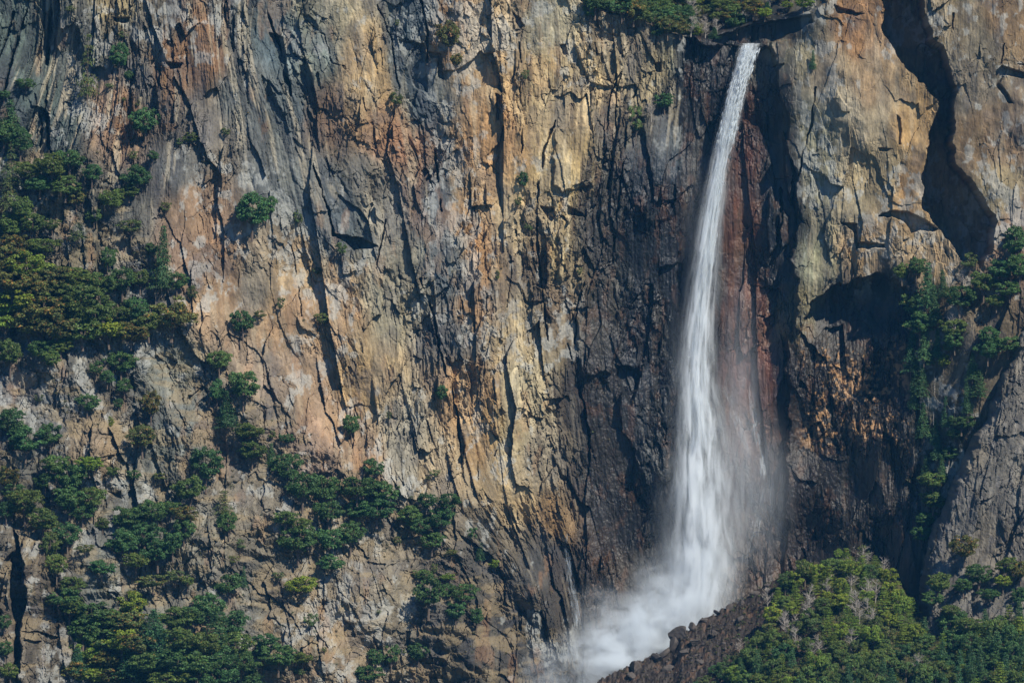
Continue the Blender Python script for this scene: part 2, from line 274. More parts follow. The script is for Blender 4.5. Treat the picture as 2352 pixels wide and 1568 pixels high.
EDGEX = [(2900,740,),]
def cliff_depth(x, z):
    """y of the main rock face over world x, z"""
    px = 1176 + x / S; py = 784 - z / S
    for _ in range(3):
        ym = samp(DEPM, px, py)[..., 0]
        k = D / (D + ym); px = 1176 + x * k / S; py = 784 - z * k / S
    wpx = px + 14 * fbm(x / 7, z / 14, 301, 3); wpy = py + 18 * fbm(x / 9, z / 12, 305, 3)
    y = samp(DEPM, px + 5 * fbm(x / 9, z / 14, 311, 2), py)[..., 0]
    A = samp(ATTM, px, py)
    slope = sstep(0, 60, (py - np.interp(px, [-500,230,480,820,1120,1350,1500,3000], [330,330,780,1060,1220,1520,1900,1900])))
    h, cells = rock(x, z, px, py, 500, A[..., 0], A[..., 1], A[..., 3], slope)
    # ledges on the broken lower-left slope
    led = fbm(x / 24, z / 16, 700, 4) * 14 + z + x * .25
    st = np.abs(((led / 9.0) % 1.0) - 0.0); tread = sstep(0, .55, st) - st
    y = y + h + slope * tread * 2.2 * np.clip(.5 + 1.2 * fbm(x / 20, z / 12, 705, 2), 0, 1.4) + slope * (1.6 * fbm(x / 9, z / 7, 707, 4))
    for cw, ch, am, sd in ((6.5, 5.0, 1.0, 720), (2.6, 2.0, .42, 721), (1.1, .9, .16, 722)):
        F1, F2, dx, dy, ra, rb, rc = vor((x + 1.2 * fbm(x / 5, z / 5, 725, 3)) / cw, (z + x * .3 + 1.2 * fbm(x / 5, z / 5, 728, 3)) / ch, sd)
        y = y + slope * (am * (ra - .5) * 2 + .36 * cw * dx * (rb - .5) - am * .5 * dy + .2 * am * np.exp(-(F2 - F1) / .05))
    sharp = px + 1.6 * fbm(x / 1.6, z / 2.2, 320, 3) * 1.5; shpy = py + 1.6 * fbm(x / 1.8, z / 2.0, 324, 3) * 1.5
    def grab(pts, pad):
        # rectangular sub-block of the grid touched by the feature
        x0, y0 = pts.min(0) - pad; x1, y1 = pts.max(0) + pad
        return (px > x0) & (px < x1) & (py > y0) & (py < y1)
    for pts, d, e, f0, f1 in _P:
        m = grab(pts, 12)
        if not m.any(): continue
        X_, Y_ = sharp[m], shpy[m]
        if e >= 5: X_ = X_ + 7 * fbm(x[m] / 3.5, z[m] / 4, 341, 3); Y_ = Y_ + 9 * fbm(x[m] / 3, z[m] / 4, 345, 3)
        sd = poly_sd(pts, X_, Y_)
        a = sstep(-e * .5, e * .5, sd)
        if f0 is not None: a = a * (1 - sstep(f0, f1, py[m]))
        y[m] += d * a
    for pts, hw, d in _K:
        m = grab(pts, 14)
        if not m.any(): continue
        X = sharp[m]; Y = shpy[m]; dm = np.full(X.shape, 1e9, np.float32)
        for i in range(len(pts) - 1):
            ax, ay = pts[i]; bx, by = pts[i + 1]
            t = np.clip(((X - ax) * (bx - ax) + (Y - ay) * (by - ay)) / ((bx - ax) ** 2 + (by - ay) ** 2), 0, 1)
            dm = np.minimum(dm, np.hypot(X - ax - t * (bx - ax), Y - ay - t * (by - ay)))
        wv = hw * (0.3 + 0.8 * np.abs(vn(X / 9, Y / 30, 330)))
        y[m] += d * sstep(-.5, .1, vn(X / 30, Y / 40, 333)) * .8 * (1 - sstep(wv * .5, wv * 1.2, dm))
    # the wooded plateau behind the rim
    top = np.interp(px + 4 * fbm(x / 2, z / 2, 340, 2), _tx, _ty)
    over = np.clip((top - py) * S, 0, None)
    y = np.where(over > 0, y * np.exp(-over / 6) + over * 1.7 + 2.0 * sstep(0, 1, over), y)
    return y, dict(px=px, py=py, wpx=wpx, wpy=wpy, cells=cells, slope=slope, over=over, A=A)

def lin(c):
    c = np.asarray(c, np.float32) / 255.0
    return np.where(c <= .04045, c / 12.92, ((c + .055) / 1.055) ** 2.4)
ALB = 0.66
def cliff_colour(x, z, I):
    A = I['A']; px, py = I['px'], I['py']
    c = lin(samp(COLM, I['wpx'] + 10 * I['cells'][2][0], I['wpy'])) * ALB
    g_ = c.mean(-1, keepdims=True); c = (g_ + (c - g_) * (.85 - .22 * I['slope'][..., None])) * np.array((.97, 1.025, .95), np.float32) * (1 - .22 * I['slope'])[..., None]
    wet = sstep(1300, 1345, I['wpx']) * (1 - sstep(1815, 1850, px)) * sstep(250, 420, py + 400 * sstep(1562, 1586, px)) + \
          sstep(1800, 1850, px) * (1 - sstep(2080, 2120, px)) * sstep(640, 700, py + (px - 2000) * 0.2)  # second term covers the dark wall under the arch
    wet = np.clip(wet, 0, 1)  # wet rock by the fall, with alcove shade darkened in
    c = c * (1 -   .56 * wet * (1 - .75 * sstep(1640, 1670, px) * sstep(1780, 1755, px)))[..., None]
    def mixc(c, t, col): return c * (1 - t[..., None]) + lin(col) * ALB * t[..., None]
    cool = (wet * sstep(1665, 1640, px) * sstep(1380, 1480, px))[..., None]; c = c * (1 - cool * np.array((.40, .22, .0), np.float32))  # bluer tint left of the fall, wet tone plus painted shade
    # stone of each block differs a little
    for k, am in ((1, .12), (2, .16), (3, .18)):
        c = c * (1 + am * (I['cells'][k][0] - .5) * 2)[..., None]
    hue = fbm(x / 5, z / 12, 810, 4)
    c = c * (1 + np.stack([.06 * hue, .01 * hue, -.09 * hue], -1))
    c = c * (1 + .22 * fbm(x / 1.2, z / 2.6, 815, 4))[..., None]
    lean = -A[..., 0] * z * .75
    st = fbm((x - lean) / 1.5, z / 15, 820, 4) + .5 * fbm((x - lean) / 6, z / 50, 826, 2)
    c = mixc(c, np.clip(sstep(.05, .55, st) * .62 * A[..., 2] * (1 - I['slope'] * .7), 0, 1), (62, 64, 68))
    st2 = fbm((x - lean) / 2.2, z / 18, 830, 3)
    c = mixc(c, sstep(.28, .6, st2) * .5 * A[..., 2] * (1 - .85 * wet), (214, 200, 170))
    # black stripes and rust on the fluted walls
    s3 = fbm((x - lean) / .8, z / 22, 835, 3)
    c = mixc(c, sstep(.1, .35, s3) * A[..., 3] * .65 * sstep(1180, 1260, px) * (1 - sstep(2350, 2400, px)), (58, 48, 42))
    li = fbm(x / 2.6, z / 3.6, 840, 5, .6) + .55 * fbm(x / 18, z / 22, 846, 2)
    c = mixc(c, sstep(.34, .62, li) * (1 - wet * .93) * .5, (186, 188, 182))
    ru = fbm(x / 3.5, z / 9, 850, 4) + .5 * fbm(x / 22, z / 26, 856, 2)
    c = mixc(c, sstep(.40, .75, ru) * (1 - wet) * .22 * sstep(1500, 1450, px), (180, 132, 88))
    dk = fbm(x / 7, z / 11, 860, 4)
    c = mixc(c, sstep(.30, .6, dk) * .35 * (1 - wet), (88, 88, 92))
    # wet flecks of ochre algae and pale bands
    oc = fbm(x / 2.5, z / 4, 870, 4)
    c = mixc(c, sstep(.25, .6, oc) * wet * .16, (140, 96, 62))
    # soil and dry grass on the ledges
    so_ = I['slope'] * sstep(.0, .5, fbm(x / 6, z / 2.4, 880, 4))
    c = mixc(c, so_ * .45, (160, 142, 108))
    # sunlit flakes under the arch, their light painted in as pale stone
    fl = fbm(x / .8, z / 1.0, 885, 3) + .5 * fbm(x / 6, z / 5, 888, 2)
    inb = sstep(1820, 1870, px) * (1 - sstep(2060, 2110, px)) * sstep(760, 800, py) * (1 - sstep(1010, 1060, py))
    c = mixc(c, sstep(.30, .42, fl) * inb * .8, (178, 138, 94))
    # plateau soil
    c = mixc(c, sstep(.5, 2.5, I['over'] * (1 - sstep(1600, 1640, px) * (1 - sstep(1860, 1900, px)) * .8)), (92, 90, 62))
    return np.clip(c, .004, .85), wet

# ------------------------------------------------------------------ mesh helpers
def setp(o, label=None, cat=None, group=None, kind=None):
    if label: o['label'] = label
    if cat: o['category'] = cat
    if group: o['group'] = group
    if kind: o['kind'] = kind
    return o
def grid_mesh(name, X, Y, Z, mat, col=None, wet=None, flip=False):
    nr, nc = X.shape
    me = bpy.data.meshes.new(name)
    nv = nr * nc; me.vertices.add(nv)
    co = np.stack([X, Y, Z], -1).reshape(-1).astype(np.float32); me.vertices.foreach_set('co', co)
    i = np.arange(nr * nc).reshape(nr, nc)
    q = np.stack([i[:-1, :-1], i[:-1, 1:], i[1:, 1:], i[1:, :-1]], -1).reshape(-1, 4)
    if flip: q = q[:, ::-1]
    nf = len(q); me.loops.add(nf * 4); me.loops.foreach_set('vertex_index', np.ascontiguousarray(q.reshape(-1), dtype=np.int32))
    me.polygons.add(nf); me.polygons.foreach_set('loop_start', np.arange(0, nf * 4, 4, dtype=np.int32))
    me.update(calc_edges=True)
    me.polygons.foreach_set('use_smooth', np.zeros(nf, bool))
    if col is not None:
        a = me.color_attributes.new('tint', 'FLOAT_COLOR', 'POINT')
        w_ = np.ones(col.shape[:2] + (1,), np.float32) if wet is None else wet[..., None]
        a.data.foreach_set('color', np.concatenate([col, w_], -1).reshape(-1).astype(np.float32))
    me.materials.append(mat)
    o = bpy.data.objects.new(name, me); C.objects.link(o); return o
def soup(name, V, F, mat, parent=None, vcol=None, link=True, smooth=False):
    """mesh object from arrays: V (n,3), F (m,k)"""
    me = bpy.data.meshes.new(name); V = np.asarray(V, np.float32); F = np.asarray(F, np.int32); k = F.shape[1]
    me.vertices.add(len(V)); me.vertices.foreach_set('co', V.reshape(-1))
    me.loops.add(F.size); me.loops.foreach_set('vertex_index', np.ascontiguousarray(F.reshape(-1)))
    me.polygons.add(len(F)); me.polygons.foreach_set('loop_start', np.arange(0, F.size, k, dtype=np.int32))
    me.update(calc_edges=True)
    me.polygons.foreach_set('use_smooth', np.full(len(F), smooth))
    if vcol is not None:
        a = me.color_attributes.new('tint', 'FLOAT_COLOR', 'POINT'); a.data.foreach_set('color', np.asarray(vcol, np.float32).reshape(-1))
    me.materials.append(mat)
    o = bpy.data.objects.new(name, me)
    if parent: o.parent = parent
    if link: C.objects.link(o)
    return o

# ------------------------------------------------------------------ materials
def newmat(name):
    m = bpy.data.materials.new(name); m.use_nodes = True; return m, m.node_tree, m.node_tree.nodes['Principled BSDF']
def mat_rock():
    m, t, b = newmat('weathered_granite'); N = t.nodes; L = t.links
    a = N.new('ShaderNodeVertexColor'); a.layer_name = 'tint'
    g = N.new('ShaderNodeNewGeometry')
    n1 = N.new('ShaderNodeTexNoise'); n1.inputs['Scale'].default_value = 1.7; n1.inputs['Detail'].default_value = 5; n1.inputs['Roughness'].default_value = .65
    mp = N.new('ShaderNodeMapping'); mp.inputs['Scale'].default_value = (1, 1, .45)
    L.new(g.outputs['Position'], mp.inputs[0]); L.new(mp.outputs[0], n1.inputs['Vector'])
    mr = N.new('ShaderNodeMapRange'); mr.inputs[1].default_value = .3; mr.inputs[2].default_value = .7; mr.inputs[3].default_value = .78; mr.inputs[4].default_value = 1.22
    L.new(n1.outputs[0], mr.inputs[0])
    mx = N.new('ShaderNodeVectorMath'); mx.operation = 'SCALE'; L.new(a.outputs[0], mx.inputs[0]); L.new(mr.outputs[0], mx.inputs['Scale'])
    L.new(mx.outputs[0], b.inputs['Base Color'])
    rg = N.new('ShaderNodeMapRange'); rg.inputs[3].default_value = .88; rg.inputs[4].default_value = .5; L.new(a.outputs[1], rg.inputs[0]); L.new(rg.outputs[0], b.inputs['Roughness'])
    sp = N.new('ShaderNodeMapRange'); sp.inputs[3].default_value = .15; sp.inputs[4].default_value = .4; L.new(a.outputs[1], sp.inputs[0]); L.new(sp.outputs[0], b.inputs['Specular IOR Level'])
    bp = N.new('ShaderNodeBump'); bp.inputs['Strength'].default_value = .6; bp.inputs['Distance'].default_value = .35; L.new(n1.outputs[0], bp.inputs['Height']); L.new(bp.outputs[0], b.inputs['Normal'])
    return m
M_ROCK = mat_rock()
def mat_leaf(name):
    m, t, b = newmat(name); N = t.nodes; L = t.links
    a = N.new('ShaderNodeVertexColor'); a.layer_name = 'tint'
    oi = N.new('ShaderNodeObjectInfo')
    mx = N.new('ShaderNodeVectorMath'); mx.operation = 'MULTIPLY'; L.new(a.outputs[0], mx.inputs[0]); L.new(oi.outputs['Color'], mx.inputs[1])
    L.new(mx.outputs[0], b.inputs['Base Color']); b.inputs['Roughness'].default_value = .6; b.inputs['Specular IOR Level'].default_value = .3
    tr = N.new('ShaderNodeBsdfTranslucent'); L.new(mx.outputs[0], tr.inputs[0])
    ms = N.new('ShaderNodeMixShader'); ms.inputs[0].default_value = .3
    L.new(b.outputs[0], ms.inputs[1]); L.new(tr.outputs[0], ms.inputs[2]); L.new(ms.outputs[0], N['Material Output'].inputs[0])
    return m
M_LEAF = mat_leaf('foliage')
def mat_bark(name, c1, c2):
    m, t, b = newmat(name); N = t.nodes; L = t.links
    n = N.new('ShaderNodeTexNoise'); n.inputs['Scale'].default_value = 3; n.inputs['Detail'].default_value = 4
    r = N.new('ShaderNodeMix'); r.data_type = 'RGBA'; r.inputs[6].default_value = (*c1, 1); r.inputs[7].default_value = (*c2, 1)
    L.new(n.outputs[0], r.inputs[0]); L.new(r.outputs[2], b.inputs['Base Color']); b.inputs['Roughness'].default_value = .9
    return m
M_BARK = mat_bark('bark', (.05, .035, .025), (.16, .12, .09))
M_DEAD = mat_bark('bleached_wood', (.22, .19, .16), (.42, .38, .33))
M_BOULDER = mat_bark('boulder_stone', (.02, .019, .02), (.10, .08, .065))

# ------------------------------------------------------------------ main cliff
def axis(a0, a1, fine, b0, b1, coarse):
    return np.concatenate([np.arange(b0, a0, coarse), np.arange(a0, a1, fine), np.arange(a1, b1, coarse)]).astype(np.float32)
gx = axis(-152, 152, .2, -240, 240, .8); gz = axis(-102, 102, .2, -125, 150, .8)
GXX, GZZ = np.meshgrid(gx, gz)
CY, INFO = cliff_depth(GXX, GZZ)
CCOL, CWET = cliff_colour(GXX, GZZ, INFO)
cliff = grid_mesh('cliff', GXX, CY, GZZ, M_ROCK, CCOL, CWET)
setp(cliff, 'tall granite cliff, tan and grey with dark streaks and wet brown rock behind the waterfall', 'cliff', kind='structure')
def cliff_y(x, z):
    i = np.clip(np.searchsorted(gx, x) - 1, 0, len(gx) - 2); j = np.clip(np.searchsorted(gz, z) - 1, 0, len(gz) - 2)
    fx = np.clip((x - gx[i]) / (gx[i + 1] - gx[i]), 0, 1); fz = np.clip((z - gz[j]) / (gz[j + 1] - gz[j]), 0, 1)
    return (CY[j, i] * (1 - fx) + CY[j, i + 1] * fx) * (1 - fz) + (CY[j + 1, i] * (1 - fx) + CY[j + 1, i + 1] * fx) * fz

# ------------------------------------------------------------------ leaning buttress at the lower right
BEDGE = [(700,2372),(740,2354),(800,2330),(880,2290),(960,2268),(1000,2232),(1060,2215),(1130,2182),(1200,2152),(1260,2132),(1340,2120),(1420,2112),(1500,2105),(1800,2060)]
_by = [a for a, b in BEDGE]; _bx = [b for a, b in BEDGE]
BY0 = -31.0
def butt(px, py):
    k = (D + BY0) / D
    x = (px - 1176) * S * k; z = (784 - py) * S * k
    ed = np.interp(py, _by, _bx) + 9 * fbm(x / 4, z / 5, 905, 4)
    t = (px - ed) * S
    h, cells = rock(x, z, px, py, 900, np.full_like(x, -.25), np.full_like(x, 1.0), np.full_like(x, .35), np.zeros_like(x))
    y = BY0 + h * .9 - 4 * (1 - np.exp(-np.clip(t, 0, None) / 9)) + 22 * np.exp(-np.clip(t, 0, None) / .6) - (z + 30) * -.10
    y = y - sstep(1230, 1500, py) * 8
    return x, y, z, cells
_bu = np.concatenate([np.linspace(0, 3, 8)[:-1], np.arange(3, 300, 1.6), np.arange(300, 620, 8)]).astype(np.float32)
_bv = np.concatenate([np.arange(560, 1560, 1.6), np.arange(1560, 1700, 10)]).astype(np.float32)
PX_, PY_ = np.meshgrid(_bu, _bv[::-1]); PX_ = PX_ + np.interp(PY_, _by, _bx)
bX, bY, bZ, bcells = butt(PX_, PY_)
BCX, BCY = PX_, PY_
def butt_col(x, z, cells):
    base = idw_s(x, z)
    return base
n_ = fbm(bX / 6, bZ / 10, 920, 4)
bc = lin((128, 124, 116)) * ALB * .85 * np.ones(bX.shape + (3,))
def bmix(c, t, col): return c * (1 - t[..., None]) + lin(col) * ALB * t[..., None]
bc = bmix(bc, sstep(-.1, .6, n_) * .35, (150, 136, 112)); bc = bmix(bc, sstep(.1, .6, fbm(bX / 2, bZ / 3, 925, 4)) * .5, (98, 98, 100))
bc = bmix(bc, sstep(.3, .6, fbm(bX / 2.5, bZ / 5, 930, 4)) * .35, (165, 158, 145))
bc = bmix(bc, sstep(.1, .5, fbm(bX / 1.2, bZ / 14, 935, 3)) * .4 , (80, 76, 72))
bc = bc * (1 + .2 * (bcells[2][0] - .5) * 2 + .15 * (bcells[3][0] - .5) * 2 + .18 * fbm(bX, bZ / 2, 940, 4))[..., None]
but = grid_mesh('rock_buttress', bX, bY, bZ, M_ROCK, np.clip(bc, .01, .8), np.zeros(bX.shape, np.float32), flip=True)
setp(but, 'grey brown leaning rock buttress standing in front of the wooded gully', 'rock buttress', kind='structure')

# ------------------------------------------------------------------ wooded talus mound under the fall
MTOP = [(1150,1700),(1250,1640),(1340,1585),(1400,1545),(1470,1515),(1540,1486),(1560,1450),(1620,1418),(1700,1376),(1790,1318),(1850,1296),(1950,1280),(2010,1290),(2060,1350),(2110,1450),(2160,1475),(2200,1440),(2352,1415),(2800,1400)]
_mx = [(a - 1176) * S for a, b in MTOP]; _mz = [(784 - b) * S for a, b in MTOP]
def mcrest(x): return np.interp(x, [-50, 108, 122, 200], [-22., -22., -47., -52.])
def mound_z(x, y):
    MC = mcrest(x); cz = np.interp(x, _mx, _mz) * (D + MC) / D
    back = np.clip(y - MC, 0, None); fr = np.clip(MC - y, 0, None)
    return cz - back * .9 - fr * .62 - .002 * fr * fr * 0 + 1.1 * fbm(x / 9, y / 9, 960, 3) * sstep(0, 8, fr + back) + .6 * fbm(x / 1.6, y / 1.8, 965, 4) + sstep(108, 92, x) * .9 * (.45 - vor(x / 1.7, y / 1.7, 968)[0]) + sstep(108, 92, x) * .45 * (.45 - vor(x / .8, y / .8, 969)[0])
mxs = np.concatenate([np.arange(0, 160, .3), np.arange(160, 265, 1.0)]).astype(np.float32); mys = np.concatenate([np.arange(-120, 25, .3)]).astype(np.float32)
MX, MY = np.meshgrid(mxs, mys); MZ = mound_z(MX, MY)
mc = lin((66, 56, 48)) * ALB * .8 * np.ones(MX.shape + (3,))
mc = bmix(mc, sstep(-.1, .5, fbm(MX / 3, MY / 3, 970, 4)) * .7, (48, 42, 40)); mc = bmix(mc, sstep(.2, .6, fbm(MX / 2, MY / 2, 975, 4)) * .5, (120, 92, 70))
mc = bmix(mc, sstep(1800, 1950, 1176 + MX / S) * .6, (78, 84, 46))
mound = grid_mesh('talus_slope', MX, MY, MZ, M_ROCK, np.clip(mc, .01, .8), sstep(1800, 1600, 1176 + MX / S) * .6)
setp(mound, 'brown rubble slope with trees at the foot of the waterfall', 'slope', kind='structure')

# valley floor reaching to the viewer and beyond
M_G, t_, b_ = newmat('valley_grass'); n = t_.nodes.new('ShaderNodeTexNoise'); n.inputs['Scale'].default_value = .03; n.inputs['Detail'].default_value = 8
r = t_.nodes.new('ShaderNodeMix'); r.data_type = 'RGBA'; r.inputs[6].default_value = (.04, .05, .02, 1); r.inputs[7].default_value = (.10, .10, .05, 1)
g = t_.nodes.new('ShaderNodeNewGeometry'); t_.links.new(g.outputs[0], n.inputs[0]); t_.links.new(n.outputs[0], r.inputs[0]); t_.links.new(r.outputs[2], b_.inputs[0]); b_.inputs['Roughness'].default_value = .95
gm = grid_mesh('valley_floor', *(lambda a, b: (a, b, -122 + 0 * a))(*np.meshgrid(np.linspace(-4000, 4000, 40), np.linspace(-6000, 20, 40))), M_G)
setp(gm, 'green valley floor', 'ground', kind='structure')

# ------------------------------------------------------------------ where a sight line meets the terrain
_yy = np.arange(-118, 110, .2)
_bflatx = None
from mathutils.bvhtree import BVHTree
def hit(px, py, only=None):
    ux, uz = (px - 1176) * S / D, (784 - py) * S / D
    x = ux * (_yy + D); z = uz * (_yy + D)
    inside = np.zeros(_yy.shape, bool)
    if only in (None, 'cliff'): inside |= _yy > cliff_y(x, z)
    if only in (None, 'mound') : inside |= (z < mound_z(x, _yy)) & (x > 1)
    i = int(np.argmax(inside)) if inside.any() else len(_yy) - 1
    y = _yy[i]
    if only in (None, 'butt'):
        j = np.argmin(abs(_bv[::-1] - py)); c = PX_[j]
        if px > c[3]:
            k = int(np.searchsorted(c, px)); k = min(k, len(c) - 1)
            yb = bY[j, k]
            if yb < y: y = yb
    return Vector((ux * (y + D), y, uz * (y + D)))
# ------------------------------------------------------------------ trees
def leafset(cent, nrm, size, rg, asp=.6):
    n = len(cent); a = nrm + rg.normal(0, .55, (n, 3)); a /= np.linalg.norm(a, axis=1)[:, None] + 1e-9
    t = np.cross(a, rg.normal(0, 1, (n, 3))); t /= np.linalg.norm(t, axis=1)[:, None] + 1e-9
    b = np.cross(a, t); s = (size * rg.uniform(.6, 1.3, n))[:, None]
    V = np.stack([cent - t * s, cent + b * s * asp, cent + t * s, cent - b * s * asp], 1).reshape(-1, 3)
    return V, np.arange(n * 4).reshape(n, 4)
def tube(path, rad, sides=5):
    path = np.array(path, float); V = []; F = []
    for i, p in enumerate(path):
        d = path[min(i + 1, len(path) - 1)] - path[max(i - 1, 0)]; d /= np.linalg.norm(d) + 1e-9
        a = np.cross(d, (0.3, 1, .1)); a /= np.linalg.norm(a); b = np.cross(d, a)
        for k in range(sides):
            t = 2 * math.pi * k / sides; V.append(p + (a * math.cos(t) + b * math.sin(t)) * rad[i])
    for i in range(len(path) - 1):
        for k in range(sides):
            F.append((i * sides + k, i * sides + (k + 1) % sides, (i + 1) * sides + (k + 1) % sides, (i + 1) * sides + k))
    return np.array(V), np.array(F)
def join(parts):
    Vs, Fs, o = [], [], 0
    for V, F in parts: Vs.append(V); Fs.append(F + o); o += len(V)
    return np.concatenate(Vs), np.concatenate(Fs)
def tones(n, rg, brown=0., per=4):
    c = np.ones((n, 4)); v = rg.uniform(.65, 1.35, n); c[:, :3] = v[:, None]
    c[:, 0] *= rg.uniform(.85, 1.2, n)
    if brown: m = rg.random(n) < brown; c[m, 0] *= 2.2; c[m, 1] *= 1.05
    return np.repeat(c, per, 0)
def oak_mesh(seed, n_cl, squash, brown=0.):
    rg = np.random.default_rng(seed); cl = []
    lobes = rg.normal(0, 1, (7, 3)); lobes /= np.linalg.norm(lobes, axis=1)[:, None]; lobes[:, 2] = np.where(lobes[:, 2] < -.4, -lobes[:, 2], lobes[:, 2])
    for i in range(n_cl):
        d = rg.normal(0, 1, 3); d /= np.linalg.norm(d); d[2] = d[2] * .8 + .12
        k = max(0, (lobes @ d).max()); r = (.62 + .38 * k ** 3) * rg.uniform(.62, 1.05)
        cl.append(np.array((d[0] * .53 * r, d[1] * .53 * r, .50 + d[2] * .56 * r * squash)))
    cl = np.array(cl); sz = rg.uniform(.075, .145, n_cl); P = []; Nn = []; T = []
    for c, s in zip(cl, sz):
        m = int(44 * (s / .09) ** 2); d = rg.normal(0, 1, (m, 3)); d /= np.linalg.norm(d, axis=1)[:, None]; d[:, 2] = np.where(d[:, 2] < -.3, -d[:, 2], d[:, 2])
        P.append(c + d * s * np.array((1, 1, .75)) * rg.uniform(.55, 1.1, (m, 1))); Nn.append(d); t_ = tones(m, rg, brown if rg.random() < .4 else brown * .2, 1); t_[:, :3] *= rg.uniform(.75, 1.25); T.append(t_)
    P = np.concatenate(P); P[:, 2] = np.clip(P[:, 2], .03, 1.1)
    V, F = leafset(P, np.concatenate(Nn), .031, rg)
    return V, F, np.repeat(np.concatenate(T), 4, 0), cl
def trunk_for(cl, seed, r=.03):
    rg = np.random.default_rng(seed + 77)
    parts = [tube([(0, 0, -.12), (.01, 0, .12), (.02 * rg.normal(), .02 * rg.normal(), .42), (.02, 0, .7)], [r * 1.2, r, r * .6, r * .25])]
    for i in rg.choice(len(cl), 9, replace=False):
        c = cl[i]; parts.append(tube([(0, 0, rg.uniform(.08, .35)), tuple(c * (.5, .5, .6) + (0, 0, .05)), tuple(c)], [r * .5, r * .35, r * .12], 4))
    return join(parts)
def conifer_mesh(seed, tiers, sparse, droop=.25, top_r=.05):
    rg = np.random.default_rng(seed); P = []; Nn = []; T = []; wood = [tube([(0, 0, -.08), (0, 0, .5), (0, 0, 1)], [.022, .013, .003])]
    for i in range(tiers):
        f = (i + rg.uniform(0, .6)) / tiers; z = .1 + .9 * f; R = .5 * (1 - f) ** .8 * rg.uniform(.7, 1.1) + top_r * .4
        nb = int(6 + 4 * (1 - f)); a0 = rg.uniform(0, 6.3)
        for k in range(nb):
            if rg.random() < sparse: continue
            a = a0 + 6.283 * k / nb + rg.normal(0, .2); rr = R * rg.uniform(.65, 1.1); m = int(10 + 60 * rr)
            t = rg.uniform(.12, 1, m); wdt = .035 + .05 * (1 - t)
            p = np.stack([np.cos(a) * rr * t, np.sin(a) * rr * t, z - droop * rr * t * t * .5 + .01 * rg.normal(0, 1, m)], 1)
            p[:, 0] += -np.sin(a) * rg.normal(0, 1, m) * wdt; p[:, 1] += np.cos(a) * rg.normal(0, 1, m) * wdt
            P.append(p); Nn.append(np.tile((np.cos(a) * .5, np.sin(a) * .5, 1.0), (m, 1))); t_ = tones(m, rg, .04, 1); t_[:, :3] *= rg.uniform(.75, 1.25); T.append(t_)
            if k % 3 == 0: wood.append(tube([(0, 0, z), (np.cos(a) * rr * .6, np.sin(a) * rr * .6, z - .02)], [.006, .002], 3))
    V, F = leafset(np.concatenate(P), np.concatenate(Nn), .026, rg, .5)
    return V, F, np.repeat(np.concatenate(T), 4, 0), join([(v, f) for v, f in wood])
def bare_mesh(seed, spread=1.0, upright=.9):
    rg = np.random.default_rng(seed); parts = [tube([(0, 0, -.1), (.02, .01, .3), (.03, .02, .6), (.02, .03, .95)], [.022, .016, .010, .003])]
    tw = []
    for i in range(26):
        z = rg.uniform(.12, .85); a = rg.uniform(0, 6.3); L = rg.uniform(.2, .5) * spread * (1.1 - z * .7)
        e = np.array((math.cos(a) * L, math.sin(a) * L, z + L * upright * rg.uniform(.3, 1)))
        parts.append(tube([(0.02, 0.01, z), tuple((np.array((0, 0, z)) + e) / 2 + (0, 0, .02)), tuple(e)], [.009, .006, .002], 4))
        for j in range(9):
            t = rg.uniform(.3, 1); s = np.array((0, 0, z)) * (1 - t) + e * t; q = s + rg.normal(0, .06, 3) * spread + (0, 0, .06)
            tw.append(tube([tuple(s), tuple(q)], [.004, .0015], 3))
    return join(parts), join(tw)
PROTO = {}
def proto(kind):
    if kind in PROTO: return PROTO[kind]
    vs = []
    def add(V, F, T, W, wm=M_BARK):
        cr = soup('crown', V, F, M_LEAF, vcol=T, link=False).data; tk = soup('trunk', W[0], W[1], wm, link=False).data
        vs.append((cr, tk))
    if kind in 'oykb':
        for s in range(6):
            V, F, T, cl = oak_mesh(100 + s * 7 + ord(kind), 64, 1.0, .28 if kind == 'b' else .04); add(V, F, T, trunk_for(cl, s))
    elif kind == 's':
        for s in range(5):
            V, F, T, cl = oak_mesh(300 + s, 34, .9, .12); add(V, F, T, trunk_for(cl, s, .02))
    elif kind == 'c':
        for s in range(5):
            V, F, T, W = conifer_mesh(400 + s, 22, .12); add(V, F, T, W)
    elif kind == 'p':
        for s in range(4):
            V, F, T, W = conifer_mesh(500 + s, 13, .38, .5, .12); add(V, F, T, W)
    elif kind == 'v':
        for s in range(5):
            V, F, T, W = conifer_mesh(700 + s, 15, .08, -.15, .22); add(V, F, T, W)
    elif kind == 'g':
        for s in range(4):
            (V1, F1), (V2, F2) = bare_mesh(600 + s, 1.1)
            vs.append((soup('twigs', V2, F2, M_DEAD, link=False).data, soup('trunk', V1, F1, M_DEAD, link=False).data))
    elif kind == 'd':
        (V1, F1), (V2, F2) = bare_mesh(650, .45, -.1)
        vs.append((soup('twigs', V2, F2, M_DEAD, link=False).data, soup('trunk', V1, F1, M_DEAD, link=False).data))
    PROTO[kind] = vs; return vs
KN = {'o': ('oak_tree', 'oak', (.085, .135, .030), 'green'), 'k': ('live_oak_tree', 'live oak', (.054, .118, .034), 'dark green'), 'y': ('laurel_tree', 'laurel', (.150, .215, .026), 'yellow green'),  # kinds k and y are the same oaks, told apart by leaf colour
      'b': ('oak_tree', 'oak', (.100, .118, .030), 'brown flecked'), 's': ('shrub', 'shrub', (.088, .130, .038), 'green'), 'c': ('conifer_tree', 'conifer', (.048, .115, .042), 'dark green'),
      'v': ('cedar_tree', 'cedar', (.120, .185, .024), 'bright green'), 'p': ('pine_tree', 'pine', (.092, .130, .036), 'sparse green'), 'g': ('bare_tree', 'bare tree', (1, 1, 1), 'grey leafless'), 'd': ('dead_tree', 'dead tree', (1, 1, 1), 'bleached')}
TREES = []
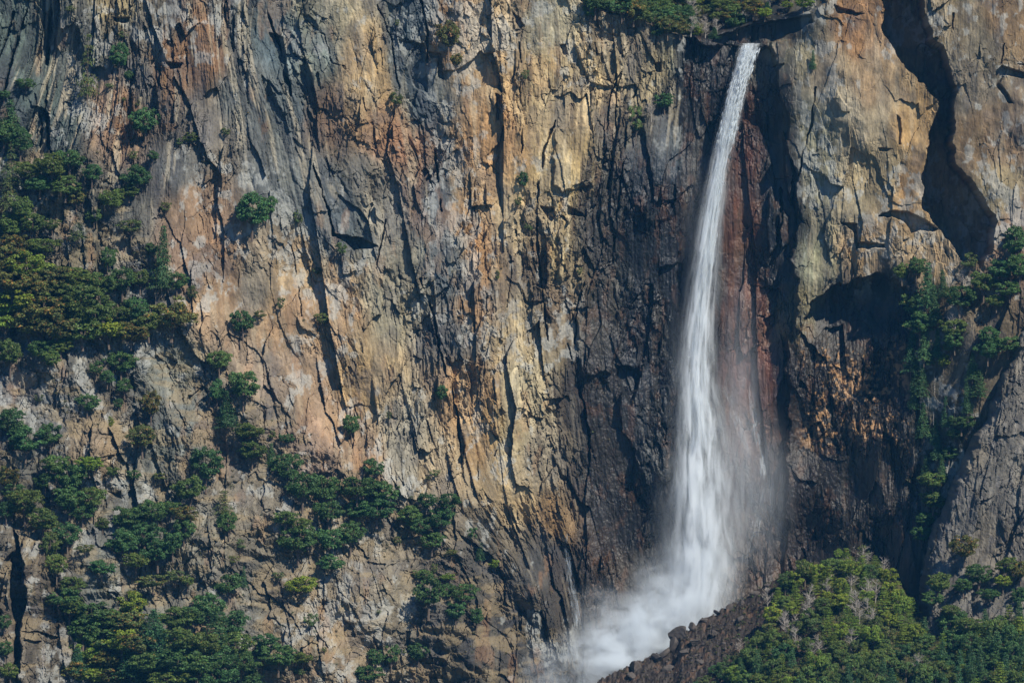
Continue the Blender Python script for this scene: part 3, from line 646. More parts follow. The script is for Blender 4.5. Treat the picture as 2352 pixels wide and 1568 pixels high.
def tree(px, py, wd, ht, kind, mass=None, only=None, lift=.0):
    """px, py: middle of the crown in photo units, wd, ht: its size there"""
    foot = hit(px, py + ht * .50, only)
    s = S * (D + foot.y) / D
    g_ = 1.3 if mass in ('A', 'B') else 1.0; W, H = wd * s * 1.14 * g_, ht * s * 1.12 * g_
    foot.y -= W * (.32 if only != 'mound' else .1); foot.z -= H * .02
    if only == 'mound': pass
    rg = random.Random(int(px * 7 + py * 13))
    nm = KN[kind]
    e = bpy.data.objects.new(nm[0], None); C.objects.link(e); e.location = foot; e.rotation_euler = (rg.uniform(-.06, .06), rg.uniform(-.06, .06), rg.uniform(0, 6.28))
    e.empty_display_size = .5
    cr, tk = rg.choice(proto(kind))
    f = rg.uniform(.8, 1.22); q = rg.uniform(-.12, .12)
    for me, part in ((cr, me_name(cr)), (tk, 'trunk')):
        o = bpy.data.objects.new(part, me); C.objects.link(o); o.parent = e; o.scale = (W, W, H)
        c = nm[2]; o.color = (c[0] * f * (1 + q), c[1] * f, c[2] * f * (1 - q), 1)
    TREES.append((e, px, py, wd, ht, kind, mass)); return e
def me_name(me): return me.name.split('.')[0]
def lst(z, rows, mass=None, only=None):
    for r in rows:
        x, y = zp(z, [(r[0], r[1])])[0]
        tree(x, y, r[2] * .504, r[3] * .504, r[4], mass, only)
lst(1, [(400,310,120,270,'p'),(545,275,80,130,'k'),(590,350,42,50,'k'),(560,165,42,42,'s'),(320,45,40,34,'s'),(120,390,75,60,'k'),(20,440,55,50,'k'),(500,395,40,32,'s'),
 (665,570,122,140,'k'),(625,475,32,42,'s'),(870,635,62,52,'o'),(820,650,32,42,'s'),(1030,605,42,50,'s'),(695,715,52,50,'k'),(605,715,46,50,'s'),(555,458,46,26,'s'),
 (55,560,130,170,'c'),(95,660,110,130,'k'),(20,620,90,120,'k'),(320,740,120,110,'k'),(240,770,130,120,'o'),(130,790,130,110,'o'),(420,800,80,90,'k'),(300,860,130,100,'o'),(185,850,120,90,'k'),
 (350,910,90,90,'b'),(55,760,120,190,'p'),(620,820,120,120,'k'),(590,880,100,70,'o'),(510,920,120,90,'o'),(755,950,50,60,'s'),(600,1040,110,80,'s'),(430,990,70,80,'o'),
 (45,890,110,140,'p'),(100,960,110,110,'o'),(60,1040,120,120,'o'),(150,1030,120,110,'o'),(240,1030,80,70,'s'),(355,1060,110,80,'p'),(200,1130,150,90,'o'),(80,1130,130,110,'b'),
 (490,1190,70,120,'k'),(738,1190,115,270,'c'),(690,1140,50,60,'k'),(808,1290,85,90,'k'),(640,1280,90,100,'o'),(560,1290,120,130,'k'),(500,1310,80,90,'o'),(620,1420,110,120,'k'),(560,1440,90,90,'o'),
 (1150,985,160,180,'k'),(1225,950,70,100,'k'),(1360,1000,42,80,'s'),(1445,1240,42,45,'s'),(1470,1460,72,80,'s'),(1280,1390,36,72,'s'),(1110,1480,92,130,'k'),(1190,1435,60,42,'s'),(870,1340,52,80,'s'),
 (785,1450,190,170,'b'),(1560,1140,50,80,'s')])
MASSA = [(40,1220,120,110),(130,1250,140,110),(230,1290,140,100),(340,1310,140,100),(420,1300,90,80),(60,1310,140,110),(160,1340,140,110),(280,1370,150,110),(390,1380,140,100),(90,1400,150,110),(210,1430,150,110),(330,1450,150,110),(440,1460,130,110),(30,1480,120,110),
 (140,1500,150,110),(260,1520,150,110),(380,1530,150,100),(500,1530,130,90),(600,1540,120,80),(680,1500,90,90)]
lst(1, [(a, b, c, d, 'oybo'[i % 4] if i % 5 else 'b') for i, (a, b, c, d) in enumerate(MASSA)], 'A')
lst(4, [(50,80,110,150,'o'),(190,60,110,90,'k'),(280,40,110,80,'o'),(230,100,90,80,'o'),(440,140,52,72,'k'),(490,185,72,70,'k'),(555,120,120,110,'k'),(570,225,70,82,'k'),(540,300,42,52,'k'),(180,275,42,46,'s'),
 (400,300,90,90,'k'),(690,310,80,130,'b'),(1000,110,100,110,'o'),(1110,230,130,160,'k'),(990,250,70,120,'k'),(1040,330,120,160,'c'),(650,460,130,130,'b'),(500,385,32,52,'y'),
 (940,590,135,175,'k'),(1240,440,36,46,'s'),(1305,460,60,52,'k'),(1130,430,130,90,'o'),(1150,520,120,110,'o'),(1240,540,62,110,'c'),(1310,600,120,140,'k'),(1380,690,130,160,'k'),(1480,700,110,150,'k'),(1500,800,130,120,'k'),
 (600,625,70,60,'k'),(730,630,70,42,'s'),(510,610,60,60,'o'),(410,580,110,80,'y'),(330,640,130,140,'k'),(260,580,110,110,'o'),(210,660,90,90,'k'),(320,740,140,130,'k'),(420,740,120,130,'o'),(380,800,110,90,'k'),
 (60,400,140,140,'k'),(120,480,150,130,'k'),(230,450,90,110,'k'),(40,640,100,110,'b'),(60,700,90,80,'k'),(120,760,160,150,'o'),(200,840,140,120,'o'),(30,790,80,90,'k'),(470,850,60,60,'o'),(310,900,100,120,'k'),
 (230,950,90,120,'o'),(260,1040,90,120,'o'),(390,960,82,60,'s'),(465,1050,100,80,'k'),(590,830,150,130,'k'),(690,800,130,130,'k'),(560,940,130,140,'k'),(660,900,130,120,'k'),(720,980,130,130,'k'),(620,1020,120,90,'o'),
 (790,940,110,120,'k'),(840,880,90,110,'k'),(870,700,130,150,'o'),(850,810,110,100,'b'),(780,780,70,80,'k'),(1020,750,130,110,'p'),(1045,850,80,110,'k'),(1095,940,52,60,'s'),(700,1110,150,80,'s'),(800,1085,100,70,'s'),
 (855,1110,62,60,'o'),(1045,1130,110,120,'k'),(1110,1090,46,90,'c'),(1060,1010,60,50,'s'),(1270,1080,52,40,'s'),(1300,820,110,80,'o'),(1370,850,90,70,'o'),(1360,930,150,150,'k'),(1500,930,120,130,'k'),(1510,1030,110,90,'k'),
 (1370,1130,130,100,'y'),(1420,1290,60,80,'s'),(1220,1380,100,80,'k'),(1270,1460,150,120,'k'),(1190,1430,80,80,'k'),(1380,1460,90,70,'o'),(1370,1520,52,42,'s'),(1480,1420,22,42,'s'),(230,1200,52,42,'s'),(330,1140,110,100,'o'),(300,1190,120,100,'k'),
 (50,1520,80,90,'o'),(20,1300,60,90,'k'),(25,1420,60,90,'k'),(200,1430,60,150,'d')])
MASSB = [(320,1240,120,90),(420,1270,120,90),(500,1300,110,90),(600,1240,110,100),(600,1320,130,100),(700,1330,130,110),(800,1300,120,100),(870,1290,110,90),(950,1250,110,110),(980,1330,120,110),(1060,1330,100,110),(1080,1420,110,110),(1100,1500,120,100),
 (380,1350,120,100),(470,1390,120,100),(560,1400,120,100),(650,1410,130,100),(740,1420,130,110),(840,1400,130,110),(930,1420,130,110),(1010,1480,130,100),(400,1440,120,100),(500,1480,120,100),(600,1490,130,100),(700,1500,130,100),(810,1500,130,100),(900,1510,130,100),
 (430,1550,130,90),(540,1560,130,90),(650,1570,130,90),(770,1580,130,90),(880,1580,130,90),(1000,1570,130,90),(1150,1560,130,90),(330,1530,100,90),(350,1480,90,80)]
lst(4, [(a, b, c, d, ('o','k','o','y','b','c')[i * 7 % 6] if a < 900 else ('k','c','k','o')[i % 4]) for i, (a, b, c, d) in enumerate(MASSB)], 'B')
lst(5, [(135,600,80,100,'k'),(60,690,150,120,'k'),(180,710,130,110,'k'),(150,790,150,110,'k'),(60,790,110,100,'k'),(30,900,110,130,'k'),(240,920,42,42,'s'),(300,810,110,90,'o'),(375,745,80,80,'k'),(470,750,105,85,'k'),(350,860,100,90,'k'),(440,830,110,110,'k'),
 (400,930,110,90,'k'),(310,725,32,26,'s'),(450,255,56,90,'k'),(205,355,25,50,'s'),(35,405,70,115,'k'),(415,615,46,40,'s'),(380,635,25,22,'s'),(580,895,52,80,'k'),(620,945,45,135,'c'),(690,1030,52,50,'y'),(490,975,50,40,'s'),
 (360,1080,80,60,'o'),(410,1050,30,60,'s'),(470,1090,60,42,'y'),(385,1170,130,170,'k'),(470,1145,60,60,'k'),(545,1170,120,100,'k'),(510,1250,80,100,'k'),(605,1275,56,95,'k'),(340,1435,90,95,'k'),(215,1450,80,110,'k'),(145,1460,70,90,'k'),
 (110,1535,130,80,'k'),(25,1280,22,40,'s'),(160,1245,22,22,'s'),(275,1425,22,26,'s')])
lst(2, [(475,180,105,150,'b'),(510,45,60,40,'g'),(510,280,52,62,'b'),(240,460,60,88,'s'),(825,350,34,60,'s'),(810,830,46,80,'k'),(795,925,32,60,'s'),(835,1030,50,90,'s'),(700,1260,22,60,'s'),(1075,1240,22,42,'s'),(1060,1360,30,100,'s'),
 (1330,560,80,150,'s'),(1460,475,80,80,'k'),(1400,500,70,90,'g'),(240,110,26,40,'s'),(1120,60,60,80,'k'),(1430,150,60,80,'k'),(1200,20,90,60,'o'),(1265,40,110,110,'k'),(1350,40,90,80,'o'),(1400,70,70,70,'k'),(1450,20,80,70,'o'),(1490,90,110,90,'k'),(1550,70,80,90,'k'),(1385,130,24,90,'d')])
tops = []
rg_ = random.Random(5)
for i in range(900):
    x = rg_.uniform(1350, 1900); y = rg_.uniform(-60, 92)
    t0 = np.interp(x, _tx, _ty)
    if y > t0 - 9 - (x > 1700) * 6 or (x < 1500 and y > 45): continue
    wdd = rg_.uniform(34, 62) if x < 1600 else rg_.uniform(26, 46)
    if any((x - a) ** 2 + (y - b) ** 2 * 2 < (21) ** 2 for a, b in tops): continue
    tops.append((x, y)); tree(x, y, wdd, wdd * rg_.uniform(.7, 1.1), rg_.choice('yysobcggk' if x > 1560 else 'okscpb'), 'T', 'cliff')
tree(1867, 141, 20, 42, 'c')
lst(3, [(45,80,30,150,'d'),(605,280,36,80,'c')][:1], None, 'cliff')
# gully on the right
lst(3, [(1075,1225,70,100,'k'),(1010,1245,70,90,'o'),(1320,1195,80,90,'s'),(1290,1270,80,70,'g'),(1120,1310,110,190,'c'),(1085,1400,80,200,'c'),(1160,1400,80,170,'c'),(1200,1300,70,120,'c'),(1080,1400,120,130,'o'),(1090,1490,130,130,'k'),(1270,1370,140,120,'k'),(1380,1300,110,120,'o'),(1250,1460,110,120,'g'),(1240,1500,110,100,'o'),
 (1470,1240,120,110,'k'),(1530,1120,110,150,'k'),(1545,1230,110,120,'k'),(1500,1330,100,80,'k'),(1440,1380,80,70,'o'),(1250,1560,90,90,'k'),(1400,1540,100,90,'k')])
lst(6, [(1050,60,90,200,'c'),(1110,20,80,180,'c'),(1080,170,80,150,'c'),(1170,30,60,130,'c'),(1330,130,80,120,'c'),(1170,500,70,110,'c'),(1130,60,70,120,'c'),(1095,200,90,140,'c'),(1060,270,60,105,'c'),(1230,40,60,80,'o'),(1200,110,52,70,'y'),(1400,60,110,100,'k'),(1490,35,110,90,'k'),(1360,210,100,120,'c'),(1310,270,60,150,'c'),(1110,380,90,150,'c'),(1210,340,60,135,'c'),
 (1280,390,100,80,'k'),(1250,440,80,60,'k'),(1225,530,70,62,'k'),(1120,600,80,120,'c'),(1150,650,110,90,'o'),(1150,740,120,100,'o'),(1120,830,90,80,'k'),(1100,900,90,80,'k'),(1155,260,40,210,'d'),(1095,250,30,160,'d'),(1190,600,60,120,'c'),(1160,430,60,120,'c')])
lst(6, [(1295,960,120,120,'b'),(1360,1085,120,110,'k'),(1170,1120,110,110,'o'),(1150,1190,90,80,'k'),(1290,1130,90,80,'k'),(1490,1040,110,80,'o'),(1550,1060,80,90,'b'),(1470,1110,80,70,'y'),(1545,1180,70,90,'k'),(1230,1250,80,80,'o'),(1270,1290,80,90,'k'),(1400,1170,90,60,'k')], None)
# wood on the mound
def mass_fill(poly, n, kinds, size, tag_, seed, mind=30):
    rg = random.Random(seed); pts = []
    P_ = np.array(poly); x0, y0 = P_.min(0); x1, y1 = P_.max(0)
    for i in range(n * 60):
        x = rg.uniform(x0, x1); y = rg.uniform(y0, y1)
        if poly_sd(P_, np.array([x]), np.array([y]))[0] < 4: continue
        if any((x - a) ** 2 + (y - b) ** 2 * 1.6 < mind ** 2 for a, b in pts): continue
        pts.append((x, y))
        if len(pts) >= n: break
    pts.sort(key=lambda q: q[1])
    for x, y in pts:
        k = rg.choice(kinds(x, y)); s = rg.uniform(*size)
        tree(x, y, s, s * rg.uniform(.95, 1.5) * (1.25 if k == 'c' else 1), k, tag_, 'mound')
mass_fill(zp(6, [(455,1110),(530,1060),(660,1000),(740,985),(860,960),(940,1050),(1000,1120),(1060,1200),(1090,1330),(1100,1568),(560,1640),(200,1600),(300,1450),(400,1330),(420,1200)]), 120,
    lambda x, y: 'vvvyyyoosg' if y < 1470 else 'vvyoookcsg', (30, 48), 'M', 3, 24)
mass_fill(zp(6, [(1090,1330),(1180,1370),(1240,1290),(1350,1280),(1568,1240),(1600,1640),(1100,1640)]), 60, lambda x, y: 'kkooccv', (34, 54), 'N', 9, 26)
mass_fill(zp(6, [(120,1520),(200,1450),(330,1380),(380,1330),(450,1420),(400,1640),(0,1640),(60,1560)]), 40, lambda x, y: 'ssskkog', (14, 30), 'R', 10, 17)
lst(6, [(760,1030,100,70,'g'),(840,1000,110,90,'g'),(690,1060,90,60,'g'),(930,1040,70,80,'g'),(800,1200,90,110,'g'),(890,1150,90,90,'g'),(780,1100,80,80,'g'),(400,1180,70,90,'g'),(390,1290,60,90,'g'),(270,1400,60,60,'g'),(600,1420,70,70,'g'),(530,1290,60,60,'g'),(860,1220,70,80,'g'),
 (845,940,40,80,'c'),(690,975,50,60,'c'),(720,985,36,50,'y'),(650,1050,90,50,'s')], None, 'mound')

# labels
LM = [(1722,108,'the lip of the waterfall'),(815,555,'the black triangular overhang'),(400,148,'the orange stained roof'),(300,280,'the salmon coloured rock patch'),(2150,330,'the long black gully shadow'),
 (1900,740,'the dark shadowed arch'),(1012,760,'the long crack in the cliff face'),(40,1360,'the deep black cleft'),(1312,1320,'the pale trickle on dark rock'),(1950,870,'the painted sunlit flakes'),(440,890,'the pale broken knob'),
 (520,560,'the smooth salmon slab'),(1570,1400,'the foot of the waterfall'),(2290,1080,'the leaning grey buttress'),(120,930,'the smooth grey slab'),(800,1340,'the plain tan slab'),(1330,170,'the pale angular block'),(1480,330,'the dark wet pillar'),(180,600,'the yellow streaked knob'),
 (258,50,'the square rock notch'),(480,1240,'the round grey boulder knob'),(560,1160,'the bare dusty slope'),(1085,520,'the orange rock column'),(1340,430,'the tall golden panel'),(2120,1000,'the wooded gully')]
def base_label(t):
    e, px, py, wd, ht, k, m = t
    best = min(LM, key=lambda q: math.hypot(q[0] - px, q[1] - py)); d = math.hypot(best[0] - px, best[1] - py)
    dx, dy = px - best[0], py - best[1]
    hz = 'right' if dx > 0 else 'left'; vt = 'below' if dy > 0 else 'above'
    if abs(dx) < abs(dy) * .45: rel = vt
    elif abs(dy) < abs(dx) * .45: rel = hz + ' of'
    else: rel = {'abovel': 'up and left of', 'abover': 'up and right of', 'belowl': 'down and left of', 'belowr': 'down and right of'}[vt + hz[0]]
    how = 'just ' if d < 70 else ('' if d < 150 else 'well ')
    a = wd * ht; sz = 'tiny' if a < 600 else 'small' if a < 1600 else 'middling' if a < 3200 else 'big'
    nm = KN[k]
    return '%s %s %s %s%s %s' % (sz, nm[3], nm[1], how, rel, best[2]), d
MASSL = {'A': ('olive and green oak in the dense thicket below the yellow streaked knob', 'oaks of the thicket by the cliff foot'), 'B': ('green tree crown in the dense wood at the bottom of the grey ledges', 'trees of the wood under the ledges'),
 'T': ('mixed green tree on the rim above the pale cliff beside the lip', 'trees on the cliff rim'), 'M': ('bright green tree in the wood on the mound by the waterfall', 'trees of the sunny wood on the mound'),
 'N': ('dark green tree in the wood at the foot of the grey buttress', 'trees of the wood below the buttress'), 'R': ('dark green bush on the brown rubble under the waterfall', 'bushes on the rubble')}
from collections import defaultdict
gl = defaultdict(list)
for t in TREES:
    e = t[0]; e['category'] = 'shrub' if KN[t[5]][0] == 'shrub' else 'tree'
    if t[6]:
        nm = KN[t[5]]
        e['label'] = ('%s %s %s' % (nm[3], nm[1], MASSL[t[6]][0].split(' ', 3)[3] if False else MASSL[t[6]][0][MASSL[t[6]][0].index((' in ' if t[6] in 'ABMN' else ' on ')) + 1:])).strip(); e['group'] = MASSL[t[6]][1]
    else:
        l, d = base_label(t); l = l.replace('just ', '').replace('well ', '') if len(l.split()) > 15 else l; gl[l].append((d, t))
ORD = ['nearest', 'second nearest', 'third nearest', 'fourth nearest', 'fifth nearest', 'sixth nearest', 'seventh nearest', 'eighth nearest', 'ninth nearest', 'tenth nearest']
for l, q in gl.items():
    q.sort(key=lambda a: a[0])
    for i, (d, t) in enumerate(q):
        t[0]['label'] = l if len(q) == 1 else l + ', ' + (ORD[i].replace(' nearest', '-nearest') if i < 10 else 'farthest')
        t[0]['group'] = {'v': 'cedars', 's': 'shrubs growing on the rock', 'g': 'grey leafless trees', 'd': 'dead trees', 'c': 'conifers standing on the rock', 'p': 'pines on the ledges'}.get(t[5], 'oaks scattered on the ledges')

# low scrub and tufts on the ledges and broken ground: uncountable
def scatter(name, n, test, size, colr, label, seed, mat=M_LEAF, k=7):
    rg = np.random.default_rng(seed); P = []; 
    X = rg.uniform(-152, 152, n * 4); Z = rg.uniform(-104, 104, n * 4)
    px = 1176 + X / S; py = 784 - Z / S; keep = rg.random(n * 4) < test(px, py, X, Z); X, Z = X[keep][:n], Z[keep][:n]
    Y = cliff_y(X, Z); m = len(X); s = rg.uniform(size[0], size[1], m)
    cen = np.repeat(np.stack([X, Y - .15, Z], 1), k * 4, 0); ss = np.repeat(s, k * 4)
    off = rg.normal(0, 1, (m * k * 4, 3)); off /= np.linalg.norm(off, axis=1)[:, None]
    nn = off + (0, -.5, .6); P = cen + off * ss[:, None] * (1, .8, .7) * rg.uniform(.3, 1, (len(off), 1))
    V, F = leafset(P, nn, .16, rg); T = np.ones((len(V), 4)); v = np.repeat(rg.uniform(.6, 1.4, m), k * 16); T[:, :3] = v[:, None]
    hue = np.repeat(rg.random(m), k * 16); T[:, 0] *= 1 + hue * .8
    o = soup(name, V, F, mat, vcol=T); o.color = (*colr, 1); setp(o, label, kind='stuff'); return o
_slo = lambda px, py: sstep(0, 60, (py - np.interp(px, [-500,230,480,820,1120,1350,1500,3000], [330,330,780,1060,1220,1520,1900,1900])))
scatter('ground_cover', 3800, lambda px, py, X, Z: _slo(px, py) * np.clip(.15 + 1.3 * fbm(X / 9, Z / 6, 41, 3), 0, 1) * np.clip(1.3 - px / 1300, .1, 1), (.3, .85), (.06, .078, .032), 'low green scrub dotted over the grey ledges', 21)
scatter('cliff_tufts', 260, lambda px, py, X, Z: (1 - _slo(px, py)) * (px < 1500) * np.clip(-.2 + 1.5 * fbm(X / 8, Z / 14, 43, 3), 0, 1), (.3, .7), (.06, .078, .032), 'small green tufts clinging to cracks of the cliff', 22)
scatter('gully_scrub', 1400, lambda px, py, X, Z: (px > 2040) * (py > 560) * (py < 1300) * (py > 1500 - (px - 1500)*1.35 ) * np.clip(.3 + fbm(X / 7, Z / 7, 47, 3), 0, 1), (.4, 1.1), (.05, .075, .03), 'green scrub filling the gully at the cliff foot', 23)
scatter('rim_scrub', 3500, lambda px, py, X, Z: (py < np.interp(px, _tx, _ty) - 4) * (px > 1350) * (px < 1910) * 1.0, (.4, 1.2), (.08, .085, .035), 'green and olive scrub on the cliff rim', 24)
def scatter_mound(name, n, seed, colr, label, test, size=(.3, .9)):
    rg = np.random.default_rng(seed); X = rg.uniform(5, 160, n * 4); Y = rg.uniform(-110, -18, n * 4); keep = rg.random(n * 4) < test(X, Y); X, Y = X[keep][:n], Y[keep][:n]
    Z = mound_z(X, Y); k = 28; m = len(X); s = rg.uniform(*size, m)
    cen = np.repeat(np.stack([X, Y, Z + .1], 1), k, 0); off = rg.normal(0, 1, (m * k, 3)); off /= np.linalg.norm(off, axis=1)[:, None]; off[:, 2] = np.abs(off[:, 2])
    V, F = leafset(cen + off * np.repeat(s, k)[:, None] * rg.uniform(.3, 1, (m * k, 1)), off + (0, 0, .5), .17, rg); T = np.ones((len(V), 4)); T[:, :3] = np.repeat(rg.uniform(.6, 1.4, m), k * 4)[:, None]
    o = soup(name, V, F, M_LEAF, vcol=T); o.color = (*colr, 1); setp(o, label, kind='stuff')
scatter_mound('undergrowth', 6000, 31, (.07, .095, .03), 'bright green undergrowth between the trees of the mound', lambda X, Y: np.clip((X - 55) / 40, 0, 1))
scatter_mound('dry_scrub', 2200, 32, (.085, .075, .045), 'reddish brown scrub on the rubble below the fall', lambda X, Y: (X < 95) * 1.0, (.25, .6))

# boulders on the rubble: each one a thing
def boulder_me(seed):
    import bmesh
    bm = bmesh.new(); bmesh.ops.create_icosphere(bm, subdivisions=3, radius=1); rg = np.random.default_rng(seed)
    pl = rg.normal(0, 1, (11, 3)); pl /= np.linalg.norm(pl, axis=1)[:, None]; dd = rg.uniform(.32, .66, 11)
    for v in bm.verts:
        c = np.array(v.co)
        for p, d in zip(pl, dd):
            t = c @ p
            if t > d: c = c - p * (t - d)
        c += rg.normal(0, .015, 3); v.co = c
    me = bpy.data.meshes.new('boulder'); bm.to_mesh(me); bm.free(); me.materials.append(M_BOULDER); return me
BME = [boulder_me(s) for s in range(6)]
rgb = random.Random(8); nb = 0
bl = [(1552,1480,34),(1450,1552,22),(1512,1512,20),(1560,1462,30),(1590,1440,18),(1530,1500,20),(1620,1425,16),(1650,1408,14),(1680,1396,14),(1705,1385,12),(1735,1362,14),(1765,1345,12),(1460,1535,22),(1600,1475,18),(1640,1455,15),(1570,1500,18),(1540,1535,20),(1610,1520,14),(1700,1420,12)]
for i in range(150):
    x = rgb.uniform(1480, 1830); y = np.interp(x, [a for a, b in MTOP], [b for a, b in MTOP]) + rgb.uniform(14, 120)
    if y < 1560: bl.append((x, y, rgb.uniform(2.5, 7)))
BL = []
for x, y, r in bl:
    p = hit(x, y, 'mound'); o = bpy.data.objects.new('boulder', rgb.choice(BME)); C.objects.link(o); o.location = p; s = r * S
    o.scale = (s * rgb.uniform(.9, 1.3), s, s * rgb.uniform(.6, .9)); o.rotation_euler = (rgb.uniform(0, .5), rgb.uniform(0, .5), rgb.uniform(0, 6)); BL.append((o, x, y, r))
for i, (o, x, y, r) in enumerate(sorted(BL, key=lambda q: -q[3])):
    if i < 17: setp(o, '%s dark boulder on the rubble edge, %s to the foot of the waterfall' % ('big' if r > 19 else 'middling' if r > 13 else 'small', ''), 'boulder', 'large wet boulders below the fall')
    else: setp(o, 'small brown stone lying on the rubble slope below the waterfall', 'boulder', 'stones scattered on the rubble')
for nm_, lo, hi in (('big', 19.1, 99), ('middling', 13.1, 19.1), ('small', 10.1, 13.1)):
    q = sorted([b for b in BL if lo < b[3] <= hi], key=lambda b: math.hypot(b[1] - 1590, b[2] - 1400))
    for i, b in enumerate(q): b[0]['label'] = '%s dark boulder on the rubble edge, %s to the foot of the waterfall' % (nm_, ORD[min(i, 9)])

# ------------------------------------------------------------------ waterfall and mist
WF = [(104,1702,1750),(135,1692,1738),(160,1685,1730),(200,1673,1718),(250,1660,1704),(320,1643,1692),(400,1624,1676),(500,1604,1664),(600,1588,1656),(700,1572,1650),(800,1560,1650),(900,1552,1660),(1000,1546,1684),(1100,1538,1696),(1200,1530,1706),(1300,1528,1716),(1400,1510,1700),(1480,1480,1660)]
wy = [a for a, b, c in WF]; wc = [(b + c) / 2 for a, b, c in WF]; wr = [(c - b) / 2 for a, b, c in WF]
def wf_axis(py):
    yd = np.interp(py, [100, 130, 200, 400, 800, 1480], [5.0, 4.0, 3.0, 2.0, 0.0, -3.0])
    k = (D + yd) / D
    return (np.interp(py, wy, wc) - 1176) * S * k, yd, (784 - py) * S * k, np.interp(py, wy, wr) * S * k
def curve_node(N, pts):
    c = N.new('ShaderNodeFloatCurve'); m = c.mapping; cv = m.curves[0]
    while len(cv.points) > 2: cv.points.remove(cv.points[1])
    cv.points[0].location = pts[0]; cv.points[-1].location = pts[-1]
    for p in pts[1:-1]: cv.points.new(*p)
    m.update(); return c
Z1, Z0 = (784 - 95) * S, (784 - 1490) * S
def V_(N, L, op, a, b=None, c=None, clamp=False):
    n = N.new('ShaderNodeMath'); n.operation = op; n.use_clamp = clamp
    for i, v in enumerate((a, b, c)):
        if v is None: continue
        if isinstance(v, (int, float)): n.inputs[i].default_value = v
        else: L.new(v, n.inputs[i])
    return n.outputs[0]
def mat_spray():
    m = bpy.data.materials.new('falling_spray'); m.use_nodes = True; t = m.node_tree; N = t.nodes; L = t.links; N.clear()
    out = N.new('ShaderNodeOutputMaterial'); vol = N.new('ShaderNodeVolumePrincipled'); L.new(vol.outputs[0], out.inputs['Volume'])
    vol.inputs['Color'].default_value = (.93, .97, 1, 1); vol.inputs['Anisotropy'].default_value = .0
    g = N.new('ShaderNodeNewGeometry'); s = N.new('ShaderNodeSeparateXYZ'); L.new(g.outputs['Position'], s.inputs[0])
    tt = V_(N, L, 'DIVIDE', V_(N, L, 'SUBTRACT', s.outputs[2], Z0), Z1 - Z0, clamp=True)
    pys = np.linspace(95, 1490, 15); XA, XB, RB = 0.0, 90.0, 16.0
    cx = []; cr = []; cy = []
    for p in pys[::-1]:
        x, yd, z, r = wf_axis(p); q = float((z - Z0) / (Z1 - Z0)); q = min(max(q, 0), 1); cx.append((q, float((x - XA) / (XB - XA)))); cr.append((q, float(r / RB))); cy.append((q, float((yd + 5) / 20)))
    nx = curve_node(N, cx); nr = curve_node(N, cr); ny = curve_node(N, cy)
    for n in (nx, nr, ny): L.new(tt, n.inputs[1])
    X = V_(N, L, 'MULTIPLY_ADD', nx.outputs[0], XB - XA, XA); R = V_(N, L, 'MULTIPLY', nr.outputs[0], RB); Y = V_(N, L, 'MULTIPLY_ADD', ny.outputs[0], 20, -5)
    dx = V_(N, L, 'DIVIDE', V_(N, L, 'SUBTRACT', s.outputs[0], X), R); dy = V_(N, L, 'DIVIDE', V_(N, L, 'SUBTRACT', s.outputs[1], Y), R)
    # streaked noise that rides with the falling water
    cb = N.new('ShaderNodeCombineXYZ'); L.new(V_(N, L, 'MULTIPLY', V_(N, L, 'MULTIPLY', dx, 4.6), 1.0), cb.inputs[0]); L.new(V_(N, L, 'MULTIPLY', dy, 2.0), cb.inputs[1]); L.new(V_(N, L, 'MULTIPLY', s.outputs[2], .085), cb.inputs[2])
    n1 = N.new('ShaderNodeTexNoise'); n1.inputs['Scale'].default_value = 1.0; n1.inputs['Detail'].default_value = 6; n1.inputs['Roughness'].default_value = .68; n1.inputs['Distortion'].default_value = .7; L.new(cb.outputs[0], n1.inputs['Vector'])
    r2 = V_(N, L, 'ADD', V_(N, L, 'MULTIPLY', dx, dx), V_(N, L, 'MULTIPLY', dy, dy))
    fall = V_(N, L, 'SUBTRACT', 1.0, V_(N, L, 'DIVIDE', r2, 2.1), clamp=True); f2 = V_(N, L, 'POWER', fall, 3.0)
    # denser thread left of the centre
    dq = V_(N, L, 'ADD', dx, .22); core = V_(N, L, 'EXPONENT', V_(N, L, 'MULTIPLY', V_(N, L, 'ADD', V_(N, L, 'MULTIPLY', dq, dq), V_(N, L, 'MULTIPLY', dy, dy)), -7.0))
    ns = N.new('ShaderNodeMapRange'); ns.inputs[1].default_value = .45; ns.inputs[2].default_value = .63; ns.inputs[3].default_value = .02; ns.inputs[4].default_value = 2.3; L.new(n1.outputs[0], ns.inputs[0])
    amp = curve_node(N, [(0, .08), (.12, .11), (.3, .15), (.5, .26), (.7, .42), (.9, .7), (1, .8)]); L.new(tt, amp.inputs[1])
    d = V_(N, L, 'MULTIPLY', V_(N, L, 'ADD', V_(N, L, 'MULTIPLY', f2, .55), V_(N, L, 'MULTIPLY', core, 2.4)), ns.outputs[0])
    d = V_(N, L, 'MULTIPLY', V_(N, L, 'MULTIPLY', d, fall), V_(N, L, 'MULTIPLY', amp.outputs[0], 1.5))
    L.new(d, vol.inputs['Density']); return m
def loft(name, sec, mat, sides=28):
    V = []; F = []
    for (x, y, z, rx, ry) in sec:
        for k in range(sides):
            a = 2 * math.pi * k / sides; V.append((x + rx * math.cos(a), y + ry * math.sin(a), z))
    for i in range(len(sec) - 1):
        for k in range(sides): F.append((i * sides + k, i * sides + (k + 1) % sides, (i + 1) * sides + (k + 1) % sides, (i + 1) * sides + k))
    me = bpy.data.meshes.new(name); n = len(V)
    F.append(tuple(range(sides))[::-1]); F.append(tuple(range(n - sides, n)))
    me.from_pydata([tuple(map(float, v)) for v in V], [], F); me.materials.append(mat); o = bpy.data.objects.new(name, me); C.objects.link(o); return o
sec = []
for p in np.linspace(1488, 100, 36):
    x, yd, z, r = wf_axis(p); sec.append((x, yd, z, r * 1.45, r * 1.45))
